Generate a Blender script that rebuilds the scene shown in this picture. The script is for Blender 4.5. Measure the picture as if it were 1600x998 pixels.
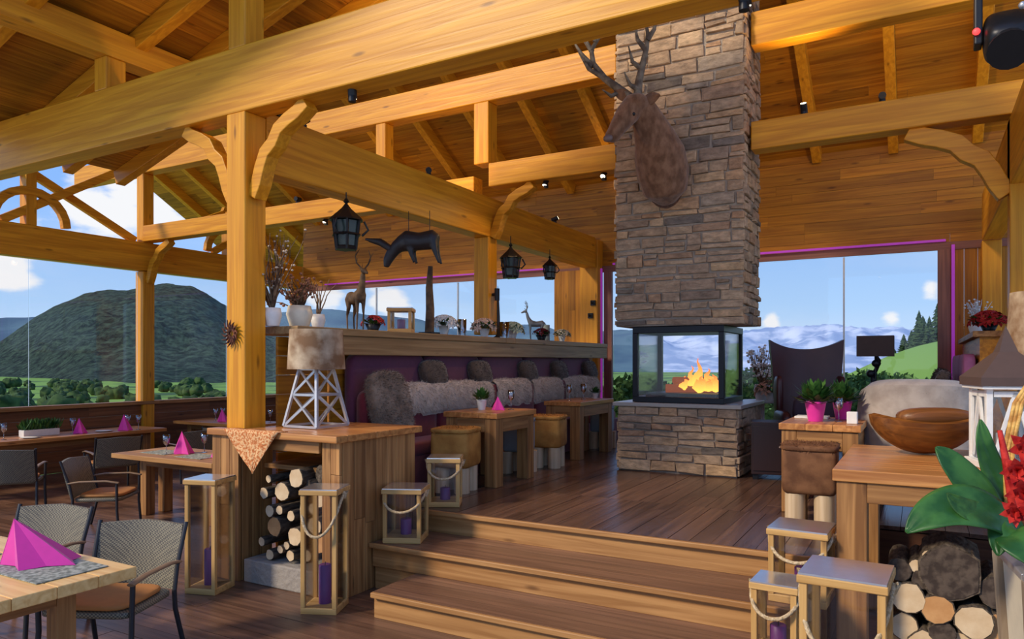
import bpy, math, random
from mathutils import Vector, Matrix, noise
random.seed(7)
PI = math.pi
scene = bpy.context.scene
for o in list(bpy.data.objects): bpy.data.objects.remove(o)
col = scene.collection

# ------------------------------------------------------------------ camera, sky, sun, exposure
YAW = math.radians(29.5); FPX = 1131.0; HZ = 566.0; EYE = 1.83
cam = bpy.data.objects.new('camera', bpy.data.cameras.new('camera')); col.objects.link(cam)
cam.location = (0, 0, EYE); cam.rotation_euler = (PI/2, 0, YAW)
cam.data.lens = FPX/1600*36; cam.data.sensor_width = 36
cam.data.shift_y = (HZ-499)/1600; cam.data.clip_end = 20000; cam.data.clip_start = 0.05
scene.camera = cam
scene.view_settings.view_transform = 'Standard'; scene.view_settings.look = 'None'
scene.view_settings.gamma = 1; scene.view_settings.use_curve_mapping = False
scene.view_settings.exposure = 0.0
SKY_STRENGTH = 1.0; SUN_STRENGTH = 3.4; LAMP = 0.68

FW = Vector((-math.sin(YAW), math.cos(YAW), 0)); RT = Vector((math.cos(YAW), math.sin(YAW), 0)); UP = Vector((0, 0, 1))
def ray(px, py): return FW + RT*((px-800)/FPX) + UP*((HZ-py)/FPX)
ORG = Vector((0, 0, EYE))
def onY(px, py, Y):
    r = ray(px, py); return ORG + r*(Y/r.y)
def onX(px, py, X):
    r = ray(px, py); return ORG + r*(X/r.x)
def onZ(px, py, Z):
    r = ray(px, py); return ORG + r*((Z-EYE)/r.z)
def polar(px, r, z):
    v = (FW + RT*((px-800)/FPX)).normalized(); return Vector((v.x*r, v.y*r, z))

def build_world():
    w = bpy.data.worlds.new('sky'); scene.world = w; w.use_nodes = True
    nt = w.node_tree; nt.nodes.clear()
    N = nt.nodes.new; L = nt.links.new
    tc = N('ShaderNodeTexCoord'); sep = N('ShaderNodeSeparateXYZ'); L(tc.outputs['Generated'], sep.inputs[0])
    ramp = N('ShaderNodeValToRGB'); L(sep.outputs['Z'], ramp.inputs[0])
    e = ramp.color_ramp.elements
    e[0].position = 0.0; e[0].color = (0.66, 0.80, 1.0, 1)
    e[1].position = 1.0; e[1].color = (0.13, 0.30, 0.80, 1)
    a = ramp.color_ramp.elements.new(0.07); a.color = (0.44, 0.67, 1.0, 1)
    a = ramp.color_ramp.elements.new(0.2); a.color = (0.27, 0.51, 1.0, 1)
    mp = N('ShaderNodeMapping'); mp.inputs['Scale'].default_value = (2.2, 2.2, 7.5); mp.inputs['Location'].default_value = (1.3, 0.35, 0.4)
    L(tc.outputs['Generated'], mp.inputs[0])
    nz = N('ShaderNodeTexNoise'); nz.inputs['Scale'].default_value = 1.6; nz.inputs['Detail'].default_value = 7; nz.inputs['Roughness'].default_value = 0.55
    L(mp.outputs[0], nz.inputs['Vector'])
    cr = N('ShaderNodeValToRGB'); cr.color_ramp.elements[0].position = 0.50; cr.color_ramp.elements[1].position = 0.64
    L(nz.outputs[0], cr.inputs[0])
    # a cumulus bank behind the left gable, a thin bank low over the horizon
    def blob(px, py, rad):
        d = ray(px, py).normalized()
        vm = N('ShaderNodeVectorMath'); vm.operation = 'DISTANCE'; vm.inputs[1].default_value = d
        nrm = N('ShaderNodeVectorMath'); nrm.operation = 'NORMALIZE'; L(tc.outputs['Generated'], nrm.inputs[0]); L(nrm.outputs[0], vm.inputs[0])
        mr = N('ShaderNodeMapRange'); mr.inputs['From Min'].default_value = rad; mr.inputs['From Max'].default_value = 0; L(vm.outputs['Value'], mr.inputs['Value'])
        return mr.outputs[0]
    nz2 = N('ShaderNodeTexNoise'); nz2.inputs['Scale'].default_value = 14; nz2.inputs['Detail'].default_value = 7
    mp2 = N('ShaderNodeMapping'); mp2.inputs['Scale'].default_value = (1, 1, 2.2); L(tc.outputs['Generated'], mp2.inputs[0]); L(mp2.outputs[0], nz2.inputs['Vector'])
    acc = None
    for b in (blob(150, 328, .085), blob(240, 330, .05), blob(195, 312, .07), blob(15, 422, .06), blob(505, 468, .045), blob(1455, 450, .022), blob(600, 472, .05), blob(1395, 499, .022), blob(1205, 500, .02)):
        if acc is None: acc = b
        else:
            mx = N('ShaderNodeMath'); mx.operation = 'MAXIMUM'; L(acc, mx.inputs[0]); L(b, mx.inputs[1]); acc = mx.outputs[0]
    ad = N('ShaderNodeMath'); ad.operation = 'MULTIPLY_ADD'; L(nz2.outputs[0], ad.inputs[0]); ad.inputs[1].default_value = 1.9; ad.inputs[2].default_value = -0.95
    sm = N('ShaderNodeMath'); sm.operation = 'ADD'; L(acc, sm.inputs[0]); L(ad.outputs[0], sm.inputs[1])
    gate = N('ShaderNodeMath'); gate.operation = 'MULTIPLY'; L(sm.outputs[0], gate.inputs[0])
    g2 = N('ShaderNodeMath'); g2.operation = 'GREATER_THAN'; g2.inputs[1].default_value = 0.001; L(acc, g2.inputs[0]); L(g2.outputs[0], gate.inputs[1])
    sr = N('ShaderNodeMapRange'); sr.interpolation_type = 'SMOOTHSTEP'; sr.inputs['From Min'].default_value = 0.38; sr.inputs['From Max'].default_value = 0.75; L(gate.outputs[0], sr.inputs['Value'])
    half = N('ShaderNodeMath'); half.operation = 'MULTIPLY'; half.inputs[1].default_value = 0.12; L(cr.outputs[0], half.inputs[0])
    mxx = N('ShaderNodeMath'); mxx.operation = 'MAXIMUM'; L(sr.outputs[0], mxx.inputs[0]); L(half.outputs[0], mxx.inputs[1])
    mix = N('ShaderNodeMixRGB'); L(mxx.outputs[0], mix.inputs[0]); L(ramp.outputs[0], mix.inputs[1]); mix.inputs[2].default_value = (0.93, 0.94, 0.97, 1)
    bg = N('ShaderNodeBackground'); L(mix.outputs[0], bg.inputs[0]); bg.inputs[1].default_value = SKY_STRENGTH
    out = N('ShaderNodeOutputWorld'); L(bg.outputs[0], out.inputs[0])
build_world()
sl = bpy.data.lights.new('sun', 'SUN'); sl.energy = SUN_STRENGTH; sl.angle = math.radians(9); sl.color = (1, 0.86, 0.66)
so = bpy.data.objects.new('sun', sl); col.objects.link(so)
so.rotation_euler = Vector((-0.42, -0.62, 0.50)).to_track_quat('Z', 'Y').to_euler()

# ------------------------------------------------------------------ materials
MATS = {}
def nodes(name):
    m = bpy.data.materials.new(name); m.use_nodes = True; nt = m.node_tree
    return m, nt, nt.nodes['Principled BSDF'], nt.nodes.new, nt.links.new
def plain(name, rgb, rough=0.5, metal=0.0, spec=0.5, var=0.12, scale=20, bump=0.0, emit=None, es=1.0, trans=0, sheen=0):
    if name in MATS: return MATS[name]
    m, nt, b, N, L = nodes(name)
    b.inputs['Roughness'].default_value = rough; b.inputs['Metallic'].default_value = metal
    b.inputs['Specular IOR Level'].default_value = spec
    tc = N('ShaderNodeTexCoord'); nz = N('ShaderNodeTexNoise'); nz.inputs['Scale'].default_value = scale; nz.inputs['Detail'].default_value = 4
    L(tc.outputs['Object'], nz.inputs['Vector'])
    mx = N('ShaderNodeMixRGB'); mx.inputs[1].default_value = tuple(c*(1-var) for c in rgb)+(1,); mx.inputs[2].default_value = tuple(min(1, c*(1+var)) for c in rgb)+(1,)
    L(nz.outputs[0], mx.inputs[0]); L(mx.outputs[0], b.inputs['Base Color'])
    if bump:
        bp = N('ShaderNodeBump'); bp.inputs['Strength'].default_value = bump; bp.inputs['Distance'].default_value = 0.02; L(nz.outputs[0], bp.inputs['Height']); L(bp.outputs[0], b.inputs['Normal'])
    if emit: b.inputs['Emission Color'].default_value = emit+(1,); b.inputs['Emission Strength'].default_value = es
    if trans: b.inputs['Transmission Weight'].default_value = trans
    if sheen: b.inputs['Sheen Weight'].default_value = sheen
    MATS[name] = m; return m
def wood(name, c1, c2, axis='X', rough=0.45, island=0.0, grain=1.0, knots=True):
    key = name+axis
    if key in MATS: return MATS[key]
    m, nt, b, N, L = nodes(key)
    tc = N('ShaderNodeTexCoord'); mp = N('ShaderNodeMapping')
    s = {'X': (0.6, 14, 14), 'Y': (14, 0.6, 14), 'Z': (14, 14, 0.6)}[axis]
    mp.inputs['Scale'].default_value = tuple(v*grain for v in s)
    geo = N('ShaderNodeNewGeometry')
    off = N('ShaderNodeVectorMath'); off.operation = 'MULTIPLY_ADD'
    L(geo.outputs['Random Per Island'], off.inputs[0]); off.inputs[1].default_value = (31, 17, 23); L(tc.outputs['Object'], off.inputs[2])
    L(off.outputs[0], mp.inputs[0])
    nz = N('ShaderNodeTexNoise'); nz.inputs['Scale'].default_value = 1.6; nz.inputs['Detail'].default_value = 6; nz.inputs['Distortion'].default_value = 0.7
    L(mp.outputs[0], nz.inputs['Vector'])
    cr = N('ShaderNodeValToRGB'); cr.color_ramp.elements[0].position = 0.36; cr.color_ramp.elements[1].position = 0.66
    cr.color_ramp.elements[0].color = c2+(1,); cr.color_ramp.elements[1].color = c1+(1,)
    L(nz.outputs[0], cr.inputs[0]); c = cr.outputs[0]
    if knots:
        vo = N('ShaderNodeTexVoronoi'); vo.inputs['Scale'].default_value = 1.0
        mk = N('ShaderNodeMapping'); k = {'X': (1.6, 6, 6), 'Y': (6, 1.6, 6), 'Z': (6, 6, 1.6)}[axis]; mk.inputs['Scale'].default_value = k
        L(off.outputs[0], mk.inputs[0]); L(mk.outputs[0], vo.inputs['Vector'])
        kr = N('ShaderNodeValToRGB'); kr.color_ramp.elements[0].position = 0.05; kr.color_ramp.elements[1].position = 0.13
        kr.color_ramp.elements[0].color = (0.35, 0.3, 0.3, 1); kr.color_ramp.elements[1].color = (1, 1, 1, 1)
        L(vo.outputs['Distance'], kr.inputs[0])
        mm = N('ShaderNodeMixRGB'); mm.blend_type = 'MULTIPLY'; mm.inputs[0].default_value = 0.8; L(c, mm.inputs[1]); L(kr.outputs[0], mm.inputs[2]); c = mm.outputs[0]
    if island:
        mr = N('ShaderNodeMapRange'); mr.inputs['To Min'].default_value = 1-island; mr.inputs['To Max'].default_value = 1+island*0.6
        L(geo.outputs['Random Per Island'], mr.inputs['Value'])
        mm = N('ShaderNodeVectorMath'); mm.operation = 'SCALE'; L(c, mm.inputs[0]); L(mr.outputs[0], mm.inputs['Scale']); c = mm.outputs[0]
    L(c, b.inputs['Base Color']); b.inputs['Roughness'].default_value = rough; b.inputs['Specular IOR Level'].default_value = 0.35
    bp = N('ShaderNodeBump'); bp.inputs['Strength'].default_value = 0.25; bp.inputs['Distance'].default_value = 0.01; L(nz.outputs[0], bp.inputs['Height']); L(bp.outputs[0], b.inputs['Normal'])
    MATS[key] = m; return m
def beamw(ax): return wood('glulam', (0.78, 0.345, 0.018), (0.58, 0.22, 0.009), ax, 0.42)
def board(ax): return wood('ceiling_board', (0.56, 0.235, 0.014), (0.34, 0.12, 0.007), ax, 0.5, 0.3)
def clad(ax): return wood('cladding', (0.58, 0.24, 0.014), (0.36, 0.13, 0.007), ax, 0.5, 0.25)
def floorw(ax): return wood('floor_board', (0.235, 0.12, 0.07), (0.125, 0.062, 0.038), ax, 0.30, 0.35, knots=False)
def oldw(ax): return wood('old_wood', (0.53, 0.26, 0.085), (0.26, 0.11, 0.032), ax, 0.55, 0.3)
def stepw(ax): return wood('step_wood', (0.54, 0.28, 0.10), (0.34, 0.155, 0.048), ax, 0.5, 0.12)
def tablew(ax): return wood('table_wood', (0.66, 0.30, 0.09), (0.40, 0.15, 0.04), ax, 0.3, 0.2)
def lampw(ax): return wood('lantern_wood', (0.70, 0.42, 0.15), (0.50, 0.27, 0.08), ax, 0.5, 0.1)
def deckw(ax): return wood('deck_board', (0.15, 0.078, 0.050), (0.08, 0.042, 0.030), ax, 0.26, 0.35, knots=False)
def darkw(ax): return wood('dark_wood', (0.16, 0.065, 0.03), (0.08, 0.03, 0.016), ax, 0.45, 0.2)
def palew(ax): return wood('pale_wood', (0.66, 0.50, 0.32), (0.50, 0.35, 0.2), ax, 0.6)
def stone_mat():
    if 'stone' in MATS: return MATS['stone']
    m, nt, b, N, L = nodes('stone')
    geo = N('ShaderNodeNewGeometry'); cr = N('ShaderNodeValToRGB'); cr.color_ramp.interpolation = 'LINEAR'
    L(geo.outputs['Random Per Island'], cr.inputs[0])
    cs = [(0, (0.37, 0.245, 0.151)), (0.2, (0.515, 0.353, 0.218)), (0.4, (0.414, 0.284, 0.185)), (0.55, (0.582, 0.402, 0.244)), (0.7, (0.336, 0.235, 0.16)), (0.8, (0.47, 0.274, 0.151)), (0.88, (0.582, 0.382, 0.21)), (0.94, (0.168, 0.137, 0.113)), (1, (0.47, 0.353, 0.244))]
    cr.color_ramp.elements[0].color = cs[0][1]+(1,); cr.color_ramp.elements[1].color = cs[-1][1]+(1,)
    for p, c in cs[1:-1]: e = cr.color_ramp.elements.new(p); e.color = c+(1,)
    tc = N('ShaderNodeTexCoord'); nz = N('ShaderNodeTexNoise'); nz.inputs['Scale'].default_value = 9; nz.inputs['Detail'].default_value = 8; nz.inputs['Roughness'].default_value = 0.65
    mp = N('ShaderNodeMapping'); mp.inputs['Scale'].default_value = (1, 1, 2.2); L(tc.outputs['Object'], mp.inputs[0]); L(mp.outputs[0], nz.inputs['Vector'])
    r2 = N('ShaderNodeMapRange'); r2.inputs['From Min'].default_value = .3; r2.inputs['From Max'].default_value = .7; r2.inputs['To Min'].default_value = .6; r2.inputs['To Max'].default_value = 1.4; L(nz.outputs[0], r2.inputs['Value'])
    sc = N('ShaderNodeVectorMath'); sc.operation = 'SCALE'; L(cr.outputs[0], sc.inputs[0]); L(r2.outputs[0], sc.inputs['Scale']); L(sc.outputs[0], b.inputs['Base Color'])
    b.inputs['Roughness'].default_value = 0.85; b.inputs['Specular IOR Level'].default_value = 0.25
    bp = N('ShaderNodeBump'); bp.inputs['Strength'].default_value = 0.9; bp.inputs['Distance'].default_value = 0.03; L(nz.outputs[0], bp.inputs['Height']); L(bp.outputs[0], b.inputs['Normal'])
    MATS['stone'] = m; return m
def two(name, c1, c2, scale=8, lo=.42, hi=.58, rough=.9, vec=(1, 1, 1), detail=6, bump=.4, sheen=0, dist=.02, nrough=.5):
    if name in MATS: return MATS[name]
    m, nt, b, N, L = nodes(name)
    tc = N('ShaderNodeTexCoord'); mp = N('ShaderNodeMapping'); mp.inputs['Scale'].default_value = vec; L(tc.outputs['Object'], mp.inputs[0])
    nz = N('ShaderNodeTexNoise'); nz.inputs['Scale'].default_value = scale; nz.inputs['Detail'].default_value = detail; nz.inputs['Roughness'].default_value = nrough; L(mp.outputs[0], nz.inputs['Vector'])
    cr = N('ShaderNodeValToRGB'); cr.color_ramp.elements[0].position = lo; cr.color_ramp.elements[1].position = hi
    cr.color_ramp.elements[0].color = c1+(1,); cr.color_ramp.elements[1].color = c2+(1,)
    L(nz.outputs[0], cr.inputs[0]); L(cr.outputs[0], b.inputs['Base Color']); b.inputs['Roughness'].default_value = rough; b.inputs['Specular IOR Level'].default_value = .25
    if sheen: b.inputs['Sheen Weight'].default_value = sheen
    if bump:
        bp = N('ShaderNodeBump'); bp.inputs['Strength'].default_value = bump; bp.inputs['Distance'].default_value = dist; L(nz.outputs[0], bp.inputs['Height']); L(bp.outputs[0], b.inputs['Normal'])
    MATS[name] = m; return m
def weave_mat():
    if 'weave' in MATS: return MATS['weave']
    m, nt, b, N, L = nodes('weave')
    tc = N('ShaderNodeTexCoord'); ck = N('ShaderNodeTexChecker'); ck.inputs['Scale'].default_value = 95
    ck.inputs[1].default_value = (.34, .29, .17, 1); ck.inputs[2].default_value = (.05, .042, .03, 1); L(tc.outputs['Object'], ck.inputs[0])
    nz = N('ShaderNodeTexNoise'); nz.inputs['Scale'].default_value = 60; L(tc.outputs['Object'], nz.inputs['Vector'])
    mx = N('ShaderNodeMixRGB'); mx.inputs[0].default_value = .3; mx.inputs[2].default_value = (.12, .11, .10, 1); L(ck.outputs[0], mx.inputs[1]); L(mx.outputs[0], b.inputs['Base Color'])
    bp = N('ShaderNodeBump'); bp.inputs['Strength'].default_value = .6; bp.inputs['Distance'].default_value = .005; L(ck.outputs[1], bp.inputs['Height']); L(bp.outputs[0], b.inputs['Normal'])
    b.inputs['Roughness'].default_value = .5
    MATS['weave'] = m; return m
def glass_mat(name='pane_glass', tint=(1, 1, 1), fac=.06):
    if name in MATS: return MATS[name]
    m = bpy.data.materials.new(name); m.use_nodes = True; nt = m.node_tree; nt.nodes.clear(); N = nt.nodes.new; L = nt.links.new
    t = N('ShaderNodeBsdfTransparent'); t.inputs[0].default_value = tint+(1,); g = N('ShaderNodeBsdfGlossy'); g.inputs['Roughness'].default_value = .02
    fr = N('ShaderNodeFresnel'); fr.inputs[0].default_value = 1.35; mx = N('ShaderNodeMixShader'); o = N('ShaderNodeOutputMaterial')
    md = N('ShaderNodeMath'); md.operation = 'MULTIPLY_ADD'; md.inputs[1].default_value = .8; md.inputs[2].default_value = fac*.2; L(fr.outputs[0], md.inputs[0])
    L(md.outputs[0], mx.inputs[0]); L(t.outputs[0], mx.inputs[1]); L(g.outputs[0], mx.inputs[2]); L(mx.outputs[0], o.inputs[0])
    MATS[name] = m; return m
MAGENTA = plain('napkin_magenta', (.72, .02, .33), .7, sheen=.3)
BLACK = plain('black_metal', (.022, .022, .025), .4, .6)
IRON = plain('iron', (.05, .05, .055), .5, .7)
SILVER = plain('silver_metal', (.55, .55, .57), .35, .7)
WHITE = plain('white_paint', (.78, .76, .72), .5, bump=.2)
CREAM = plain('cream_glaze', (.74, .66, .5), .35)
PURPLE = plain('purple_wax', (.14, .025, .15), .45)
BURG = plain('burgundy_fabric', (.13, .012, .030), .8, var=.3, sheen=.3)
PLUM = plain('plum_fabric', (.12, .022, .06), .8, var=.25, sheen=.3)
LEAF = two('leaf_green', (.018, .075, .018), (.045, .14, .03), 9, rough=.35, bump=.1)
LEAFD = two('leaf_dark', (.02, .07, .015), (.06, .16, .03), 14, rough=.5, bump=.1)
REDP = two('red_petal', (.35, .01, .01), (.62, .04, .03), 18, rough=.6)
FURL = two('sheepskin', (.56, .46, .37), (.68, .58, .48), 7, .35, .65, sheen=.4)
FURD = two('dark_fur', (.05, .032, .022), (.12, .085, .062), 6, .35, .7, sheen=.4)
FURG = two('grey_fur', (.17, .115, .075), (.33, .24, .17), 5, .35, .65, sheen=.4)
HIDE = two('cowhide', (.36, .15, .03), (.54, .26, .06), 5, .4, .6, .75)
HIDED = two('dark_hide', (.11, .045, .02), (.20, .09, .04), 7, .4, .6, .75)
HIDES = two('hide_shade', (.60, .47, .32), (.22, .12, .06), 4.5, .38, .6, .8)
BARK = two('bark', (.05, .035, .025), (.16, .12, .085), 12, .35, .65, vec=(3, 1, 3), bump=1)
CUT = two('cut_log', (.62, .42, .23), (.78, .60, .38), 9, .3, .7, .7, bump=.3)
CUTO = two('cut_log_orange', (.50, .23, .08), (.66, .36, .15), 9, .3, .7, .7, bump=.3)
GLASS = glass_mat()
DGLASS = glass_mat('drinking_glass', (.93, .96, 1), 1.3)
ROPE = two('rope', (.45, .32, .17), (.68, .52, .32), 60, .4, .6, bump=.8)
CLOTHO = two('paisley_cloth', (.55, .17, .05), (.80, .47, .22), 55, .44, .56, .8, detail=2)

# ------------------------------------------------------------------ mesh building
class MB:
    def __init__(s): s.v = []; s.f = []; s.sm = []
    def add(s, vs, fs, smooth=False):
        k = len(s.v); s.v += [Vector(v) for v in vs]
        for f in fs: s.f.append([i+k for i in f]); s.sm.append(smooth)
        return s
    def box(s, c, size, rz=0, m=None):
        x, y, z = (a/2 for a in size)
        vs = [Vector((sx*x, sy*y, sz*z)) for sz in (-1, 1) for sy in (-1, 1) for sx in (-1, 1)]
        if m is not None: vs = [m @ v for v in vs]
        if rz: R = Matrix.Rotation(rz, 3, 'Z'); vs = [R @ v for v in vs]
        c = Vector(c)
        return s.add([v+c for v in vs], [(0, 2, 3, 1), (4, 5, 7, 6), (0, 1, 5, 4), (2, 6, 7, 3), (0, 4, 6, 2), (1, 3, 7, 5)])
    def mm(s, a, b): return s.box([(a[i]+b[i])/2 for i in range(3)], [abs(b[i]-a[i]) for i in range(3)])
    def bar(s, p, q, w, h, up=(0, 0, 1)):
        p = Vector(p); q = Vector(q); d = (q-p); L = d.length; d.normalize(); u = Vector(up)
        if abs(d.dot(u)) > .99: u = Vector((1, 0, 0))
        r = d.cross(u).normalized(); u = r.cross(d)
        vs = [e+r*(a*w/2)+u*(b*h/2) for e in (p, q) for b in (-1, 1) for a in (-1, 1)]
        return s.add(vs, [(0, 2, 3, 1), (4, 5, 7, 6), (0, 1, 5, 4), (2, 6, 7, 3), (0, 4, 6, 2), (1, 3, 7, 5)])
    def tube(s, pts, rad, seg=8, cap=True, ell=None):
        pts = [Vector(p) for p in pts]; n = len(pts)
        if not hasattr(rad, '__len__'): rad = [rad]*n
        rings = []; ref = None
        for i, p in enumerate(pts):
            t = (pts[min(i+1, n-1)]-pts[max(i-1, 0)]).normalized()
            if ref is None: ref = Vector((0, 0, 1)) if abs(t.z) < .9 else Vector((1, 0, 0))
            a = t.cross(ref).normalized(); b = a.cross(t).normalized(); ref = b
            r = rad[i]; rx, ry = (r if hasattr(r, '__len__') else (r, r))
            rings.append([p+a*(math.cos(2*PI*k/seg)*rx)+b*(math.sin(2*PI*k/seg)*ry) for k in range(seg)])
        vs = [v for r in rings for v in r]
        fs = [(i*seg+k, i*seg+(k+1) % seg, (i+1)*seg+(k+1) % seg, (i+1)*seg+k) for i in range(n-1) for k in range(seg)]
        s.add(vs, fs, True)
        if cap: s.add(rings[0], [tuple(range(seg))[::-1]]); s.add(rings[-1], [tuple(range(seg))])
        return s
    def lathe(s, prof, c=(0, 0, 0), seg=16, sx=1, sy=1, smooth=True):
        c = Vector(c); n = len(prof)
        vs = [c+Vector((r*math.cos(2*PI*k/seg)*sx, r*math.sin(2*PI*k/seg)*sy, z)) for r, z in prof for k in range(seg)]
        fs = [(i*seg+k, i*seg+(k+1) % seg, (i+1)*seg+(k+1) % seg, (i+1)*seg+k) for i in range(n-1) for k in range(seg)]
        s.add(vs, fs, smooth)
        if prof[0][0] > 1e-4: s.add(vs[:seg], [tuple(range(seg))[::-1]])
        if prof[-1][0] > 1e-4: s.add(vs[-seg:], [tuple(range(seg))])
        return s
    def ell(s, c, r, seg=12, rings=8, m=None, smooth=True):
        c = Vector(c); vs = []
        for i in range(rings+1):
            t = PI*i/rings
            for k in range(seg):
                v = Vector((r[0]*math.sin(t)*math.cos(2*PI*k/seg), r[1]*math.sin(t)*math.sin(2*PI*k/seg), -r[2]*math.cos(t)))
                if m is not None: v = m @ v
                vs.append(c+v)
        fs = [(i*seg+k, i*seg+(k+1) % seg, (i+1)*seg+(k+1) % seg, (i+1)*seg+k) for i in range(rings) for k in range(seg)]
        return s.add(vs, fs, smooth)
    def prism(s, poly, d, smooth=False):       # poly = list of 3D points (planar), extruded by the vector d
        n = len(poly); poly = [Vector(p) for p in poly]; d = Vector(d)
        return s.add(poly+[p+d for p in poly], [tuple(range(n))[::-1], tuple(range(n, 2*n))]+[(i, (i+1) % n, n+(i+1) % n, n+i) for i in range(n)], smooth)
    def grid(s, rows, smooth=True):
        n = len(rows); m = len(rows[0])
        return s.add([v for r in rows for v in r], [(i*m+j, i*m+j+1, (i+1)*m+j+1, (i+1)*m+j) for i in range(n-1) for j in range(m-1)], smooth)
    def soft(s, c, size, n=5, p=5.0, rz=0, m=None, jit=0):     # rounded cushion block (superellipsoid)
        seg = n*4; rings = n*2+1; vs = []; c = Vector(c); R = Matrix.Rotation(rz, 3, 'Z')
        def sg(x, e): return math.copysign(abs(x)**e, x)
        e = 2.0/p
        for i in range(rings+1):
            t = -PI/2+PI*i/rings
            for k in range(seg):
                u = 2*PI*k/seg
                v = Vector((size[0]/2*sg(math.cos(t), e)*sg(math.cos(u), e), size[1]/2*sg(math.cos(t), e)*sg(math.sin(u), e), size[2]/2*sg(math.sin(t), e)))
                if jit: v += noise.noise_vector(v*9+c*3)*jit
                if m is not None: v = m @ v
                vs.append(c+R @ v)
        fs = [(i*seg+k, i*seg+(k+1) % seg, (i+1)*seg+(k+1) % seg, (i+1)*seg+k) for i in range(rings) for k in range(seg)]
        return s.add(vs, fs, True)
    def tufts(s, count, length, width=.006, droop=.4):
        fs = [f for f in s.f]; vs = s.v
        ar = []; tot = 0; info = []
        for f in fs:
            a, b, c = vs[f[0]], vs[f[1]], vs[f[2]]
            n = (b-a).cross(c-a); A = n.length
            if len(f) == 4: A += (vs[f[2]]-a).cross(vs[f[3]]-a).length
            if A < 1e-9: continue
            tot += A; ar.append(tot); info.append((f, n.normalized() if n.length > 1e-9 else Vector((0, 0, 1))))
        import bisect
        nv = []; nf = []
        for _ in range(count):
            f, n = info[min(bisect.bisect(ar, random.random()*tot), len(info)-1)]
            uu = random.random(); vv = random.random()
            if len(f) == 4: p = (vs[f[0]]*(1-uu)+vs[f[1]]*uu)*(1-vv)+(vs[f[3]]*(1-uu)+vs[f[2]]*uu)*vv
            else:
                w = [random.random() for _ in f]; t = sum(w); p = sum((vs[i]*(x/t) for i, x in zip(f, w)), Vector())
            d = (n+Vector((random.uniform(-.6, .6), random.uniform(-.6, .6), random.uniform(-.6, .3)-droop))).normalized()
            side = d.cross(Vector((random.random(), random.random(), random.random()))).normalized()*width
            k = len(nv); L = length*random.uniform(.5, 1.2)
            nv += [p-side, p+side, p+d*L]; nf.append((k, k+1, k+2))
        return s.add(nv, nf, False)
    def build(s, name, mat, parent=None, bevel=0, loc=None, kind=None, label=None, remesh=0, sub=0, rz=0, flip=False):
        me = bpy.data.meshes.new(name)
        vs = s.v
        me.from_pydata([tuple(v) for v in vs], [], s.f)
        me.polygons.foreach_set('use_smooth', s.sm)
        me.materials.append(mat)
        o = bpy.data.objects.new(name, me); col.objects.link(o)
        if parent is not None: o.parent = parent
        if loc is not None: o.location = loc
        if rz: o.rotation_euler.z = rz
        if bevel:
            b = o.modifiers.new('bevel', 'BEVEL'); b.width = bevel; b.segments = 2; b.limit_method = 'ANGLE'
        if remesh:
            r = o.modifiers.new('fuse', 'REMESH'); r.mode = 'VOXEL'; r.voxel_size = remesh; r.use_smooth_shade = True
            r = o.modifiers.new('smooth', 'SMOOTH'); r.iterations = 3
        if sub:
            r = o.modifiers.new('subdiv', 'SUBSURF'); r.levels = sub; r.render_levels = sub
        if kind: o['kind'] = kind
        if label: o['label'] = label
        return o
def tag(o, label, cat, group=None):
    o['label'] = label; o['category'] = cat
    if group: o['group'] = group
    return o
def thing(name, label, cat, loc=(0, 0, 0), rz=0, group=None):
    o = bpy.data.objects.new(name, None); col.objects.link(o); o.empty_display_size = .1
    o.location = loc; o.rotation_euler = (0, 0, rz)
    return tag(o, label, cat, group)
CH = {}
def dup(root, label, loc=None, rz=None, group=None, scale=None):
    r = root.copy(); col.objects.link(r)
    if loc is not None: r.location = loc
    if rz is not None: r.rotation_euler = (0, 0, rz)
    if scale is not None: r.scale = (scale, scale, scale) if not hasattr(scale, '__len__') else scale
    r['label'] = label
    if group: r['group'] = group
    def rec(a, b):
        for ch in [x for x in bpy.data.objects if x.parent == a]:
            c = ch.copy(); col.objects.link(c); c.parent = b; rec(ch, c)
    rec(root, r)
    return r
def S(name, mb, mat, bevel=0): return mb.build(name, mat, bevel=bevel, kind='structure')
def planks(mb, axis, lo, hi, w, th, a0, a1, fixed, seglen=3.0, gap=.004, normal='z'):
    """rows of boards: run along axis 'X' or 'Y' or 'Z'; rows stacked lo..hi; fixed = coordinate of the face"""
    n = max(1, round((hi-lo)/w)); w = (hi-lo)/n
    for i in range(n):
        r0 = lo+i*w+gap/2; r1 = lo+(i+1)*w-gap/2; p = a0-random.random()*seglen*.8
        while p < a1:
            q = p+seglen*random.uniform(.7, 1.1); s0 = max(p, a0); s1 = min(q, a1)-.002
            if s1-s0 > .02:
                j = random.uniform(-.0015, .0015)
                f0, f1 = fixed-th+j, fixed+j
                if (axis, normal) == ('X', 'z'): mb.mm((s0, r0, f0), (s1, r1, f1))
                elif (axis, normal) == ('Y', 'z'): mb.mm((r0, s0, f0), (r1, s1, f1))
                elif (axis, normal) == ('X', 'y'): mb.mm((s0, f0, r0), (s1, f1, r1))
                elif (axis, normal) == ('Y', 'x'): mb.mm((f0, s0, r0), (f1, s1, r1))
                elif (axis, normal) == ('Z', 'y'): mb.mm((r0, f0, s0), (r1, f1, s1))
                elif (axis, normal) == ('Z', 'x'): mb.mm((f0, r0, s0), (f1, r1, s1))
            p = q
    return mb
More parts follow.
